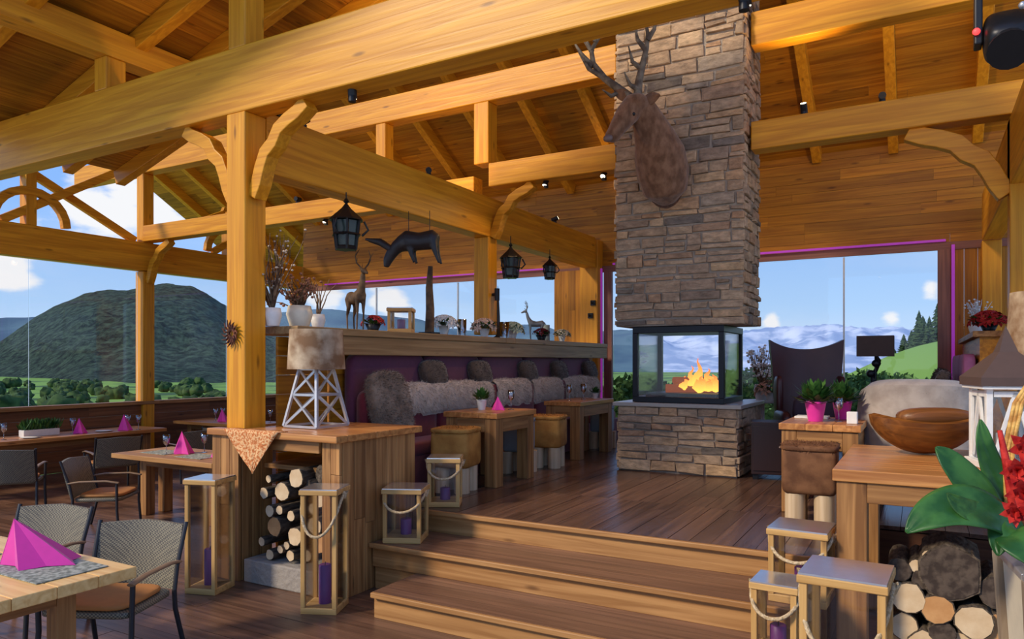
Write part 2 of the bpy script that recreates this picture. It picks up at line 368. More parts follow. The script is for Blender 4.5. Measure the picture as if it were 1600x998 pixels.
# ------------------------------------------------------------------ the ground, mountains
def lerp(pts, x):
    if x <= pts[0][0]: return pts[0][1]
    for (a, b), (c, d) in zip(pts, pts[1:]):
        if x <= c: return b+(d-b)*(x-a)/(c-a)
    return pts[-1][1]
def fbm(x, y, o=5, s=1.0):
    t = 0; a = 1
    for i in range(o): t += a*noise.noise(Vector((x*s, y*s, i*7.3))); a *= .5; s *= 2
    return t
def sstep(a, b, x):
    t = max(0, min(1, (x-a)/(b-a))); return t*t*(3-2*t)
def pol_mesh(name, mat, az0, az1, naz, rs, hfun, label, cat):
    rows = []
    for r in rs:
        row = []
        for i in range(naz+1):
            px = az0+(az1-az0)*i/naz; v = polar(px, r, 0); v.z = hfun(px, r, v); row.append(v)
        rows.append(row)
    mb = MB(); mb.grid(rows); o = mb.build(name, mat, kind='structure', label=label); return o
def meadow_h(px, r, v):
    z = -2.2-.048*min(r, 290)-.002*max(0, r-290)
    z += 10.5*sstep(1060, 1500, px)*math.exp(-((r-95)/50)**2)+fbm(v.x, v.y, 3, .02)*.5
    return z
rsm = [14*1.075**i for i in range(66)]
MEADOW = two('meadow', (.05, .11, .03), (.20, .35, .055), .02, .40, .50, vec=(1, 1, 1), detail=8, bump=0)
pol_mesh('meadow_ground', MEADOW, -900, 2300, 130, rsm, meadow_h, 'green alpine meadow falling away outside', 'meadow')
msil = [(-900, 560), (-300, 545), (-60, 553), (0, 532), (30, 512), (85, 480), (130, 463), (160, 457), (200, 455), (230, 449), (262, 443), (300, 449), (325, 464), (352, 482), (400, 505), (460, 528), (520, 548), (640, 566), (900, 575)]
def mount_h(px, r, v):
    H = (HZ-lerp(msil, px))*1800/FPX/math.sqrt(1+((px-800)/FPX)**2)
    k = sstep(lerp([(-300, 1250), (0, 1120), (110, 850), (200, 640), (400, 560)], px)+100*noise.noise(Vector((px*.012, 3, 0))), 1800, r) if r < 1800 else 1-sstep(1800, 2700, r)
    z = -22+(H+22)*(.82*k+.18*k*k*k)
    return z+(fbm(v.x, v.y, 6, .006)*20+abs(noise.noise(v*.03))*9+noise.noise(v*.09)*5)*min(1, k*3)*(1 if r < 1350 else .35)
FOREST = two('forest', (.008, .022, .018), (.10, .17, .10), .075, .42, .62, detail=12, bump=1.0, dist=14, nrough=.75)
pol_mesh('forested_mountain', FOREST, -500, 900, 260, [600+18*i for i in range(116)], mount_h, 'dark forested mountain rising across the valley', 'mountain')
fsil = [(-900, 480), (-300, 498), (-60, 505), (0, 502), (50, 496), (100, 488), (200, 500), (300, 500), (400, 492), (470, 488), (505, 484), (560, 492), (620, 503), (700, 508), (800, 512), (900, 516), (960, 518)]
def far_h(px, r, v):
    H = (HZ-lerp(fsil, px))*3600/FPX/math.sqrt(1+((px-800)/FPX)**2)
    k = sstep(2400, 3600, r) if r < 3600 else 1-sstep(3600, 5000, r)
    return -40+(H+40)*k+fbm(v.x, v.y, 6, .0025)*45*k
FAR = two('hazed_far_forest', (.065, .12, .17), (.11, .19, .22), .004, .4, .6, detail=8, bump=0)  # blue of the distance haze is mixed into this forest colour
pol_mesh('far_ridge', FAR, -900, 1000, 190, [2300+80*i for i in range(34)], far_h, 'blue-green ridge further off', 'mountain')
asil = [(300, 512), (800, 516), (960, 521), (1160, 520), (1200, 515), (1260, 513), (1300, 509), (1330, 513), (1400, 514), (1450, 520), (1520, 524), (2300, 530)]
def alps_h(px, r, v):
    H = (HZ-lerp(asil, px))*6500/FPX/math.sqrt(1+((px-800)/FPX)**2)
    k = sstep(4500, 6500, r) if r < 6500 else 1-sstep(6500, 8500, r)
    f = 1-abs(fbm(v.x, v.y, 6, .0011))*1.6
    return -60+(H+60)*k*(.66+.42*f)
ALPS = two('hazed_alpine_rock', (.30, .40, .58), (.58, .65, .77), .005, .45, .58, detail=10, bump=0)  # rock colour carries the pale blue-grey of atmospheric haze
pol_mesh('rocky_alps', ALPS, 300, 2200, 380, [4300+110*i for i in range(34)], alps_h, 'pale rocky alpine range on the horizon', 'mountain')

def blob_tree(x, y, z, h, w):
    mb = MB(); n = 5
    for i in range(n):
        t = i/(n-1)
        mb.soft((x+random.uniform(-.2, .2)*w, y+random.uniform(-.2, .2)*w, z+h*(.35+.5*t)), (w*(1.1-.5*t), w*(1.1-.5*t), h*.35), n=3, p=2, jit=w*.12)
    return mb
def conifer(px, r, h, w, label):
    p = polar(px, r, 0); z = meadow_h(px, r, p)
    t = thing('conifer', label, 'tree', (p.x, p.y, z-.1), group='conifers on the meadow slope')
    MB().tube([(0, 0, 0), (0, 0, h*.9)], [w*.07, w*.02], 6).build('trunk', BARK, t)
    mb = MB(); nl = 11
    for i in range(nl):
        u = i/nl; zc = h*(.1+.86*u); R = w*.5*(1-u)**.8+.06
        seg = 14; top = (0, 0, zc+h*.13)
        vs = [top]+[(R*(1 if k % 2 else .62)*random.uniform(.8, 1.15)*math.cos(2*PI*k/seg+i), R*(1 if k % 2 else .62)*random.uniform(.8, 1.15)*math.sin(2*PI*k/seg+i), zc-random.uniform(0, .05)*h) for k in range(seg)]
        mb.add(vs, [(0, 1+k, 1+(k+1) % seg) for k in range(seg)])
    mb.tufts(500, h*.05, h*.012)
    mb.build('needles', CONIF, t)
CONIF = two('needles', (.012, .035, .014), (.045, .085, .03), 3, rough=.8)
for i, (px, r, h, w) in enumerate([(1436, 98, 5.2, 2.6), (1452, 106, 5.6, 2.4), (1424, 104, 4.0, 2.4), (1466, 96, 5.4, 2.8), (1412, 100, 3.2, 2.0), (1482, 102, 5.8, 2.8), (1398, 108, 2.7, 2.2), (1442, 88, 3.2, 2.4), (1500, 110, 6.2, 3)]):
    conifer(px, r, h, w, 'dark conifer on the meadow slope, '+['second tallest in the clump', 'tallest in the middle of the clump', 'shorter one at the clump\'s left shoulder', 'beside the window jamb', 'small one left of the clump', 'partly behind the window jamb', 'smallest and furthest left', 'low one in front of the clump', 'tall one hidden by the corner cladding'][i])
# hedgerow groves in the valley
gr = MB()
random.seed(3)
for i in range(700):
    px = random.uniform(-60, 380); r = random.uniform(200, 700)
    if noise.noise(Vector((px*.025, r*.012, 5))) < .12: continue
    p = polar(px, r, 0); z = meadow_h(px, r, p); s = random.uniform(3, 7)
    gr.soft((p.x, p.y, z+s*.4), (s*1.1, s*1.1, s*1.1), n=3, p=2.2, jit=s*.3)
o = gr.build('valley_trees', two('grove', (.02, .05, .015), (.06, .11, .03), .3, bump=0)); o['kind'] = 'stuff'; tag(o, 'clumps of dark green trees dotted over the valley meadow', 'trees')

# ------------------------------------------------------------------ floors
random.seed(11)
FZ = 0.57
mb = MB(); planks(mb, 'X', -1.2, 5.2, .15, .03, -12.45, 3.0, 0, 3.4)
planks(mb, 'X', 5.2, 12.08, .15, .03, -12.45, -5.32, 0, 3.4)
S('floor', mb, floorw('X'))
mb = MB(); mb.mm((-12.6, -1.3, -.3), (3.2, 12.3, -.04)); S('floor_base', mb, darkw('X'))
mb = MB(); planks(mb, 'Y', -4.93, 3.0, .15, .03, 6.3, 12.03, FZ, 3.4); planks(mb, 'Y', -3.86, -.52, .15, .03, 5.06, 6.3, FZ, 3.0)
S('floor_platform', mb, deckw('Y'))
mb = MB(); mb.mm((-4.93, 6.3, 0), (3.0, 11.95, FZ-.04)); mb.mm((-3.86, 5.09, 0), (-.52, 6.29, FZ-.04)); S('floor_platform_base', mb, darkw('X'))
# steps
st = thing('wooden_steps', 'three broad wooden steps leading up to the fireplace platform', 'steps', (-2.2, 4.5, 0))
def stp(i, y0, y1, x0, zt):
    mb = MB(); n = 3
    for k in range(n): mb.mm((x0+2.2, y0+.02+(y1-y0-.02)*k/n+.002-4.5, zt-.035), (-.52+2.2, y0+.02+(y1-y0-.02)*(k+1)/n-.002-4.5, zt))
    mb.build('tread', floorw('X'), st)
    mb = MB(); mb.mm((x0+2.2, y0+.035-4.5, zt-.19), (-.52+2.2, y0+.06-4.5, zt-.036)); mb.build('riser', stepw('X'), st, bevel=.003)
    mb = MB(); mb.mm((x0+2.2, y0-.01-4.5, zt-.037), (-.52+2.2, y0+.019-4.5, zt+.001)); mb.build('nosing', stepw('X'), st, bevel=.006)
stp(1, 4.0, 4.55, -3.42, .19); stp(2, 4.5, 5.08, -3.86, .38); stp(3, 5.03, 5.06, -3.86, FZ)
mb = MB(); mb.mm((-3.42+2.2, 4.07-4.5, 0), (-.53+2.2, 4.55-4.5, .15)); mb.mm((-3.86+2.2, 4.57-4.5, 0), (-.53+2.2, 5.06-4.5, .34)); mb.build('stringer', stepw('X'), st)

# ------------------------------------------------------------------ terrace walls and windows
WX = -12.5; BY = 12.1
mb = MB(); planks(mb, 'Y', 0, 1.06, .18, .05, 2.0, 12.0, WX+.05, 3.2, normal='x'); S('wall_left', mb, wood('reddish', (.26, .10, .035), (.15, .055, .02), 'Y', .5, .2))
mb = MB(); mb.mm((WX-.1, 2.0, 1.06), (WX+.12, 12.0, 1.12)); S('trim_1', mb, oldw('Y'))
mb = MB(); planks(mb, 'X', 0, 1.06, .18, .05, -12.3, -5.9, BY+.05, 3.2, normal='y'); S('wall_back_terrace', mb, wood('reddish', (.26, .10, .035), (.15, .055, .02), 'X', .5, .2))
mb = MB(); mb.mm((-12.3, BY-.1, 1.06), (-5.92, BY+.1, 1.12)); S('trim_2', mb, oldw('X'))
mb = MB(); planks(mb, 'X', 3.52, 5.1, .16, .05, -12.35, 3.0, BY+.05, 3.0, normal='y'); S('wall_back', mb, clad('X'))
mb = MB(); mb.mm((-12.35, BY-.04, 3.44), (1.5, BY+.0, 3.55)); S('trim_3', mb, wood('rosewood', (.34, .14, .10), (.22, .09, .07), 'X', .5))
mb = MB(); planks(mb, 'Z', .36, 3.0, .16, .05, FZ-.2, 3.52, BY+.04, 6, normal='y'); S('wall_back_right', mb, clad('Z'))
mb = MB(); mb.mm((-4.9, BY-.05, FZ), (.36, BY+.05, .78)); S('trim_4', mb, darkw('X'))
mb = MB(); mb.mm((.2, BY-.07, .78), (.36, BY-.0, 3.44)); S('trim_5', mb, wood('rosewood', (.34, .14, .10), (.22, .09, .07), 'Z', .5))
mb = MB(); mb.mm((-4.93, BY-.07, .78), (-4.78, BY-.0, 3.44)); S('trim_6', mb, wood('rosewood', (.34, .14, .10), (.22, .09, .07), 'Z', .5))
def pane(name, a, b, frame=None):
    mb = MB(); mb.mm(a, b); o = S(name, mb, GLASS); return o
k = 1
for x0, x1 in ((-4.77, -2.92), (-2.9, -1.04), (-1.02, .19)):
    pane('window_%d' % k, (x0, BY+.0, .79), (x1, BY+.012, 3.43)); k += 1
for x0, x1 in ((-12.3, -10.2), (-10.18, -8.1), (-8.08, -5.95)):
    pane('window_%d' % k, (x0, BY+.0, 1.13), (x1, BY+.012, 3.43)); k += 1
for y0, y1 in ((4.5, 6.3), (6.32, 8.15), (8.42, 10.1), (10.12, 11.9)):
    pane('window_%d' % k, (WX, y0, 1.13), (WX+.012, y1, 3.49)); k += 1
# slim glass joints
for i, (x, z0) in enumerate(((-1.03, .79), (-2.91, .79), (-8.09, 1.13), (-10.19, 1.13))):
    mb = MB(); mb.mm((x-.012, BY-.012, z0), (x+.012, BY+.02, 3.43)); S('trim_%d' % (7+i), mb, SILVER)
# LED edge lights
def led(a, b, label, P=(.55, .05, .62)):
    mb = MB(); mb.mm(a, b); o = mb.build('edge_light', plain('led_magenta', (.4, .05, .5), emit=P, es=.3)); tag(o, label, 'light strip')
led((-4.75, BY-.1, 3.555), (.3, BY-.055, 3.585), 'magenta light strip running along the top of the big window')
led((.37, BY-.1, .9), (.41, BY-.055, 3.5), 'purple light strip beside the right jamb of the big window')
led((-5.0, BY-.12, .9), (-4.95, BY-.075, 3.5), 'magenta light strip beside the corner post left of the chimney')
led((-11.6, BY-.1, 3.555), (-6.0, BY-.055, 3.58), 'faint magenta light strip above the terrace window behind the shelf')

# ------------------------------------------------------------------ timber frame
def beam(name, a, b, ax, label, cat, group=None, bev=.012):
    mb = MB(); mb.mm(a, b); c = Vector([(a[i]+b[i])/2 for i in range(3)]); mb.v = [v-c for v in mb.v]
    o = mb.build(name, beamw(ax), bevel=bev, loc=c); o['kind'] = 'structure'; return tag(o, label, cat, group)
PX0, PX1 = -5.23, -5.0
CX0, CX1, CY0, CY1 = -3.17, -1.66, 8.05, 8.9
beam('tie_beam', (-12.7, 4.23, 3.97), (3.2, 4.46, 4.53), 'X', 'huge timber beam crossing the whole top of the picture in front', 'beam')
beam('timber_post', (PX0, 4.23, 0), (PX1, 4.46, 3.97), 'Z', 'thick timber post rising behind the drapery-covered cabinet', 'post')
beam('timber_post', (PX0+.01, 4.24, 4.53), (PX1-.01, 4.45, 8.2), 'Z', 'upper post standing on the huge front beam at top left', 'post')
beam('timber_post', (PX0, 8.2, 2.2), (PX1, 8.43, 3.5), 'Z', 'timber post rising from the shelf behind the bench', 'post')
beam('timber_post', (PX0, 8.2, 4.48), (PX1, 8.43, 5.3), 'Z', 'short upper post between tie beam and collar beam', 'post')
beam('timber_post', (WX-.12, 8.2, 0), (WX+.11, 8.43, 3.5), 'Z', 'outer terrace post in front of the forested mountain', 'post')
beam('timber_post', (WX-.12, 4.2, 0), (WX+.11, 4.43, 3.5), 'Z', 'outer terrace post left of the view', 'post')
beam('timber_post', (WX-.12, 11.95, 0), (WX+.11, 12.2, 3.5), 'Z', 'outer corner post at the back of the terrace', 'post')
beam('timber_post', (-5.32, 11.85, 0), (-4.97, 12.1, 4.0), 'Z', 'corner post of bright wood left of the chimney', 'post')
mb = MB(); planks(mb, 'Z', -5.9, -5.33, .14, .04, 0, 3.5, 12.05, 6, normal='y'); S('trim_11', mb, clad('Z'))
beam('timber_post', (.72, 8.2, 0), (.95, 8.43, 4.14), 'Z', 'timber post at the right edge behind the hide lampshade', 'post')
beam('timber_post', (.72, 11.8, FZ), (.95, 12.03, 3.5), 'Z', 'rear right post against the back wall', 'post')
beam('wall_plate', (PX0, 4.47, 3.5), (PX1, 11.84, 4.03), 'Y', 'deep timber plate running back from the main post to the corner', 'beam')
beam('wall_plate', (WX-.12, 2.0, 3.51), (WX+.11, 12.2, 4.03), 'Y', 'outer terrace beam carrying the cross-braced gables', 'beam')
beam('wall_plate', (.72, 4.47, 3.5), (.95, 11.8, 4.13), 'Y', 'deep timber plate at the upper right', 'beam')
beam('tie_beam', (PX1, 8.2, 4.16), (CX0-.03, 8.43, 4.47), 'X', 'tie beam running from the shelf post into the left side of the chimney', 'beam')
beam('tie_beam', (CX1+.03, 8.2, 4.16), (3.0, 8.43, 4.47), 'X', 'tie beam running from the right side of the chimney to the right edge', 'beam')
beam('tie_beam', (-12.4, 8.2, 4.04), (PX0, 8.43, 4.33), 'X', 'terrace tie beam between outer post and shelf post', 'beam')
beam('timber_post', (WX-.1, 8.21, 4.03), (WX+.1, 8.42, 5.3), 'Z', 'short outer post above the terrace beam carrying the collar beam', 'post')
beam('collar_beam', (-14.6, 8.2, 5.3), (CX0-.03, 8.43, 5.67), 'X', 'upper collar beam left of the chimney near the ceiling', 'beam')
beam('collar_beam', (CX1+.03, 8.2, 5.3), (3.0, 8.43, 5.67), 'X', 'upper collar beam right of the chimney near the ceiling', 'beam')
beam('purlin', (-7.22, 2.6, 4.86), (-6.98, 5.5, 5.14), 'Y', 'purlin at the top left resting on a short king post', 'beam')
beam('king_post', (-7.2, 4.24, 4.53), (-7.0, 4.45, 4.86), 'Z', 'short king post on the huge front beam at top left', 'post')
beam('king_post', (-6.93, 8.21, 4.33), (-6.75, 8.4, 5.3), 'Z', 'short king post between terrace tie beam and collar beam', 'post')
beam('purlin', (-12.3, 9.9, 5.25), (3.0, 10.1, 5.5), 'X', 'ceiling purlin half way down the rear roof slope', 'beam') if False else None
def sweep(name, pts, w, th, nrm, ax, label):
    """curved brace: pts centre line, w depth in its plane, th thickness along nrm"""
    pts = [Vector(p) for p in pts]; nrm = Vector(nrm).normalized(); A = []; B = []
    for i, p in enumerate(pts):
        t = (pts[min(i+1, len(pts)-1)]-pts[max(i-1, 0)]).normalized(); s = t.cross(nrm).normalized()
        A.append(p+s*w/2); B.append(p-s*w/2)
    c = sum(pts, Vector())/len(pts); n = len(pts)
    vs = [v-c+nrm*k*th/2 for k in (-1, 1) for L_ in (A, B) for v in L_]
    fs = []
    for i in range(n-1):
        a, b, e, d = i, n+i, 2*n+i, 3*n+i
        fs += [(a, a+1, b+1, b), (e, d, d+1, e+1), (a, e, e+1, a+1), (b, b+1, d+1, d)]
    fs += [(0, n, 3*n, 2*n), (n-1, 3*n-1, 4*n-1, 2*n-1)]
    mb = MB(); mb.add(vs, fs); o = mb.build(name, beamw(ax), bevel=.008, loc=c); o['kind'] = 'structure'
    return tag(o, label, 'brace')
def brace(p0, corner, p1, nrm, label, w=.12, th=.13):
    p0 = Vector(p0); p1 = Vector(p1); q = (p0+p1)/2*.45+Vector(corner)*.55; pts = []
    for i in range(9):
        t = i/8; b = (1-t)**2*p0+2*t*(1-t)*q+t*t*p1
        b += (Vector(corner)-(p0+p1)/2).normalized()*(-.035*math.sin(t*PI*3)**2)
        pts.append(b)
    sweep('knee_brace', pts, w, th, nrm, 'X' if abs(nrm[1]) > .5 else 'Y', label)
brace((-4.99, 4.345, 3.25), (-4.99, 4.345, 3.97), (-4.36, 4.345, 3.95), (0, 1, 0), 'curved knee brace right of the main post under the front beam')
brace((-5.24, 4.345, 3.25), (-5.24, 4.345, 3.97), (-5.87, 4.345, 3.95), (0, 1, 0), 'curved knee brace left of the main post under the front beam')
brace((-4.99, 8.315, 3.5), (-4.99, 8.315, 4.16), (-4.38, 8.315, 4.14), (0, 1, 0), 'curved knee brace right of the shelf post')
brace((WX+.12, 8.315, 3.3), (WX+.12, 8.315, 4.04), (WX+.75, 8.315, 4.02), (0, 1, 0), 'curved knee brace on the outer terrace post')
brace((.71, 8.315, 3.42), (.71, 8.315, 4.16), (-.12, 8.315, 4.14), (0, 1, 0), 'curved knee brace at the right post under the tie beam', .17)
# cross-braced gable panels above the outer beam
def gpanel(yc, lab):
    h = 1.87
    def b(y0, z0, y1, z1, w=.13, n='diagonal brace', dx=0, th=.12):
        c = Vector((WX+dx, (y0+y1)/2, (z0+z1)/2)); mb = MB(); mb.bar(Vector((WX+dx, y0, z0))-c, Vector((WX+dx, y1, z1))-c, w, th, up=(1, 0, 0))
        o = mb.build('gable_strut', beamw('Y'), bevel=.006, loc=c); o['kind'] = 'structure'; tag(o, n+lab, 'strut')
    mb = MB(); mb.mm((-.1, -.08, 0), (.1, .08, .9)); o = mb.build('gable_post', beamw('Z'), bevel=.006, loc=(WX, yc, 4.03)); o['kind'] = 'structure'; tag(o, 'small post in the middle of the gable bracing'+lab, 'post')
    b(yc-.1, 4.98, yc+h-.03, 4.06, n='strut falling away from the viewer', dx=-.05, th=.09); b(yc+.1, 4.98, yc-h+.03, 4.06, n='strut falling toward the viewer', dx=-.052, th=.088)
    b(yc-.42, 4.05, yc+h-.05, 5.45, n='long strut rising to the back', dx=.045, th=.09)
    pts = [(WX, yc+.55*math.cos(t), 4.06+.52*math.sin(t)) for t in [PI*i/12 for i in range(13)]]
    sweep('arch_brace', [(p[0]+.065, p[1], p[2]) for p in pts], .13, .10, (1, 0, 0), 'Y', 'half-round arch of the gable bracing'+lab)
gpanel(6.3, ' in the nearer bay of the outer beam'); gpanel(10.15, ' in the rear bay beside the main post')

# ------------------------------------------------------------------ roofs
def BK(y): return 12.07-.58*y
def LF(x): return 7.33+.3*x
random.seed(5)
mb = MB(); pw = .15; y = 4.5
while y < 13.4:
    y1 = y+pw-.006; x = -15.8-random.random()*3
    while x < 3.0:
        x1 = x+random.uniform(2.6, 4.2); a = max(x, -15.8); b_ = min(x1, 3.0)-.003
        if b_ > a+.05:
            mb.add([(xx, yy, BK(yy)+dz) for dz in (0, .04) for yy in (y, y1) for xx in (a, b_)], [(0, 2, 3, 1), (4, 5, 7, 6), (0, 1, 5, 4), (2, 6, 7, 3), (0, 4, 6, 2), (1, 3, 7, 5)])
        x = x1
    y += pw
S('ceiling', mb, board('X'))
mb = MB(); mb.prism([(-15.85, 4.4, BK(4.4)+.06), (-15.85, 13.45, BK(13.45)+.06), (-15.85, 13.45, BK(13.45)+.2), (-15.85, 4.4, BK(4.4)+.2)], (18.9, 0, 0)); S('ceiling_roof_cover', mb, darkw('X'))
mb = MB(); x = -9.6
while x < -1.5:
    x1 = x+pw-.006
    mb.add([(xx, yy, LF(xx)+dz) for dz in (0, .04) for yy in (2.6, 6.2) for xx in (x, x1)], [(0, 2, 3, 1), (4, 5, 7, 6), (0, 1, 5, 4), (2, 6, 7, 3), (0, 4, 6, 2), (1, 3, 7, 5)])
    x += pw
S('ceiling_side', mb, board('Y'))
mb = MB(); mb.prism([(-9.7, 2.55, LF(-9.7)+.06), (-1.4, 2.55, LF(-1.4)+.06), (-1.4, 2.55, LF(-1.4)+.2), (-9.7, 2.55, LF(-9.7)+.2)], (0, 3.7, 0)); S('ceiling_side_cover', mb, darkw('Y'))
def rafter(p, q, w, h, ax, label, grp):
    p = Vector(p); q = Vector(q); c = (p+q)/2; mb = MB(); mb.bar(p-c, q-c, w, h); o = mb.build('rafter', beamw(ax), bevel=.008, loc=c); o['kind'] = 'structure'; tag(o, label, 'rafter', grp)
xs = [-1.4+1.04*k for k in range(-13, 4)]
for i, x in enumerate(xs):
    rafter((x, 4.6, BK(4.6)-.11), (x, 12.04 if x > -12.3 else 13.3, BK(12.04 if x > -12.3 else 13.3)-.11), .13, .2, 'Y', 'rafter of the rear roof slope', 'rafters of the rear roof slope')
for y in (3.55, 4.6, 5.3, 6.0):
    rafter((-9.6, y, LF(-9.6)-.1), (-1.8, y, LF(-1.8)-.1), .13, .19, 'X', 'rafter of the side roof at upper left', 'rafters of the side roof')
# half walls with shelves
mb = MB(); planks(mb, 'Y', 0, 2.06, .17, .035, 5.24, 11.6, -4.96, 2.4, normal='x'); planks(mb, 'X', 0, 2.06, .17, .03, -5.3, -4.96, 5.24, 2, normal='y')
S('wall_partition', mb, clad('Y')); mb = MB(); mb.mm((-5.3, 5.26, 0), (-5.0, 11.6, 2.06)); S('wall_partition_core', mb, darkw('Y'))
mb = MB(); mb.mm((-5.34, 4.56, 2.08), (-4.72, 8.19, 2.15)); mb.mm((-5.34, 8.44, 2.08), (-4.72, 11.7, 2.15)); mb.mm((-4.97, 8.19, 2.08), (-4.72, 8.44, 2.15)); mb.mm((-4.77, 4.56, 1.9), (-4.73, 11.7, 2.08))
o = mb.build('wall_shelf', wood('shelf_wood', (.42, .27, .12), (.26, .15, .06), 'Y', .5, .2), bevel=.008); tag(o, 'long wooden shelf above the plum bench, crowded with decorations', 'shelf')
mb = MB(); planks(mb, 'X', .57, 2.06, .17, .035, -4.96+.0, -4.93, 4.6, 2, normal='y'); 
mb2 = MB(); planks(mb2, 'Y', 0, 2.06, .17, .03, 4.57, 5.18, -4.97, 2.4, normal='x'); S('wall_partition_front', mb2, clad('Y'))
mb = MB(); mb.mm((.5, 8.5, 0), (.71, 12.0, 2.08)); mb.mm((.71, 8.5, 0), (1.05, 11.7, 2.08)); S('wall_right', mb, clad('Y'))
mb = MB(); mb.mm((.44, 8.46, 2.081), (1.1, 11.78, 2.14)); o = mb.build('wall_shelf', oldw('Y'), bevel=.006); tag(o, 'short wooden shelf at the right by the rear cladding', 'shelf')

# ------------------------------------------------------------------ chimney
def stones(mb, face, a0, a1, z0, z1, fixed, out, hmin=.06, hmax=.165, wmin=.14, wmax=.48, gap=.02):
    z = z0
    while z < z1-.01:
        h = random.uniform(hmin, hmax)
        if z1-(z+h) < hmin: h = z1-z
        a = a0
        while a < a1-.005:
            w = random.uniform(wmin, wmax)
            if a1-(a+w) < wmin*.7: w = a1-a
            parts = [(z, h)]
            if h > hmax*.75 and random.random() < .35: s = random.uniform(.4, .6); parts = [(z, h*s), (z+h*s, h*(1-s))]
            for zz, hh in parts:
                pr = random.uniform(.012, .045); j = lambda s=.012: random.uniform(-s, s)
                q = [(a+gap/2+j(), zz+gap/2+j()), (a+w-gap/2+j(), zz+gap/2+j()), (a+w-gap/2+j(), zz+hh-gap/2+j()), (a+gap/2+j(), zz+hh-gap/2+j())]
                ca = sum(p[0] for p in q)/4; cz = sum(p[1] for p in q)/4
                q[0] = (max(q[0][0], a0-.02), q[0][1]); vs = []
                for depth, sh in ((-.03, 1), (pr*.8, 1), (pr, .86)):
                    for p in q:
                        x = ca+(p[0]-ca)*sh; zc = cz+(p[1]-cz)*sh; d = fixed+out*(depth+(j(.004) if sh < 1 else 0))
                        vs.append((x, d, zc) if face == 'y' else (d, x, zc))
                fl = (out < 0) == (face == 'y')
                fs = [(8, 9, 10, 11)]+[(k+l, (k+1) % 4+l, (k+1) % 4+4+l, k+4+l) for l in (0, 4) for k in range(4)]
                if not fl: fs = [f[::-1] for f in fs]
                mb.add(vs, fs)
            a += w
        z += h
random.seed(21)
CX0, CX1, CY0, CY1 = -3.17, -1.66, 8.05, 8.9
ch = thing('stone_chimney', 'tall rough stone fireplace chimney in the middle of the platform', 'chimney', ((CX0+CX1)/2, 8.45, FZ))
ox, oy, oz = (CX0+CX1)/2, 8.45, FZ
def off(mb): mb.v = [v-Vector((ox, oy, oz)) for v in mb.v]; return mb
mb = MB()
stones(mb, 'y', CX0+.02, CX1-.01, 2.25, 6.85, CY0+.03, -1); stones(mb, 'x', CY0+.02, CY1, 2.25, 6.85, CX1-.03, 1, wmax=.3)
stones(mb, 'x', CY0+.02, CY1, 2.25, 6.85, CX0+.03, -1, wmax=.3); stones(mb, 'y', CX0+.02, CX1-.01, 2.25, 6.85, CY1-.03, 1)
off(mb).build('upper_stonework', stone_mat(), ch, bevel=.006)
MORT = plain('mortar', (.36, .30, .24), .95, bump=.5, scale=40)
mb = MB(); mb.mm((CX0+.03, CY0+.03, 2.25), (CX1-.03, CY1-.03, 6.85)); off(mb).build('upper_mortar_core', MORT, ch)
BX0, BX1, BY0, BY1 = -3.14, -1.72, 8.03, 9.3
mb = MB()
for f, a0, a1, fx, o_ in (('y', BX0+.02, BX1-.02, BY0+.03, -1), ('x', BY0+.02, BY1, BX1-.03, 1), ('x', BY0+.02, BY1, BX0+.03, -1), ('y', BX0+.02, BX1-.02, BY1-.03, 1)):
    stones(mb, f, a0, a1, FZ+.01, 1.32, fx, o_, .07, .17, .16, .42, .016)
off(mb).build('base_stonework', stone_mat(), ch, bevel=.006)
mb = MB(); mb.mm((BX0+.03, BY0+.03, FZ), (BX1-.03, BY1-.03, 1.32)); off(mb).build('base_mortar_core', plain('mortar_light', (.34, .28, .22), .95, bump=.5, scale=40), ch)
mb = MB(); mb.mm((BX0-.03, BY0-.03, 1.32), (BX1+.03, BY1+.03, 1.365)); off(mb).build('hearth_slab', plain('slab', (.42, .38, .32), .3, bump=.2), ch, bevel=.008)
# firebox
GX0, GX1, GY0, GY1 = -2.93, -1.93, 8.14, 9.1
fb = thing('glass_firebox', 'black framed three-sided glass firebox with burning logs inside', 'fireplace', ((GX0+GX1)/2, 8.6, 1.367))
def fo(mb): mb.v = [v-Vector(((GX0+GX1)/2, 8.6, 1.367)) for v in mb.v]; return mb
mb = MB()
mb.mm((GX0-.03, GY0-.03, 1.367), (GX1+.03, GY1, 1.43)); fo(mb).build('lower_frame', BLACK, fb, bevel=.005); mb = MB(); mb.mm((GX0-.03, GY0-.03, 2.17), (GX1+.03, GY1, 2.245))
fo(mb).build('upper_frame', BLACK, fb, bevel=.005)
for x, y in ((GX0, GY0), (GX1, GY0), (GX0, GY1-.04), (GX1, GY1-.04)):
    mb = MB(); mb.mm((x-.03, y-.03, 1.43), (x+.03, y+.03, 2.17)); fo(mb).build('corner_post', BLACK, fb, bevel=.004)
mb = MB(); mb.mm((GX0+.31, GY0-.02, 1.43), (GX0+.345, GY0+.01, 2.17)); 
mb = MB(); mb.mm((GX0+.03, GY0-.01, 1.43), (GX1-.03, GY0, 2.17)); fo(mb).build('front_glass', GLASS, fb)
mb = MB(); mb.mm((GX1, GY0+.03, 1.43), (GX1+.01, GY1-.07, 2.17)); fo(mb).build('side_glass', GLASS, fb)
mb = MB(); mb.mm((GX0-.01, GY0+.03, 1.43), (GX0, GY1-.07, 2.17)); fo(mb).build('side_glass', GLASS, fb)
mb = MB(); mb.mm((GX0+.08, GY0+.12, 1.431), (GX1-.08, GY1-.2, 1.47)); fo(mb).build('grate', IRON, fb)
lg = []
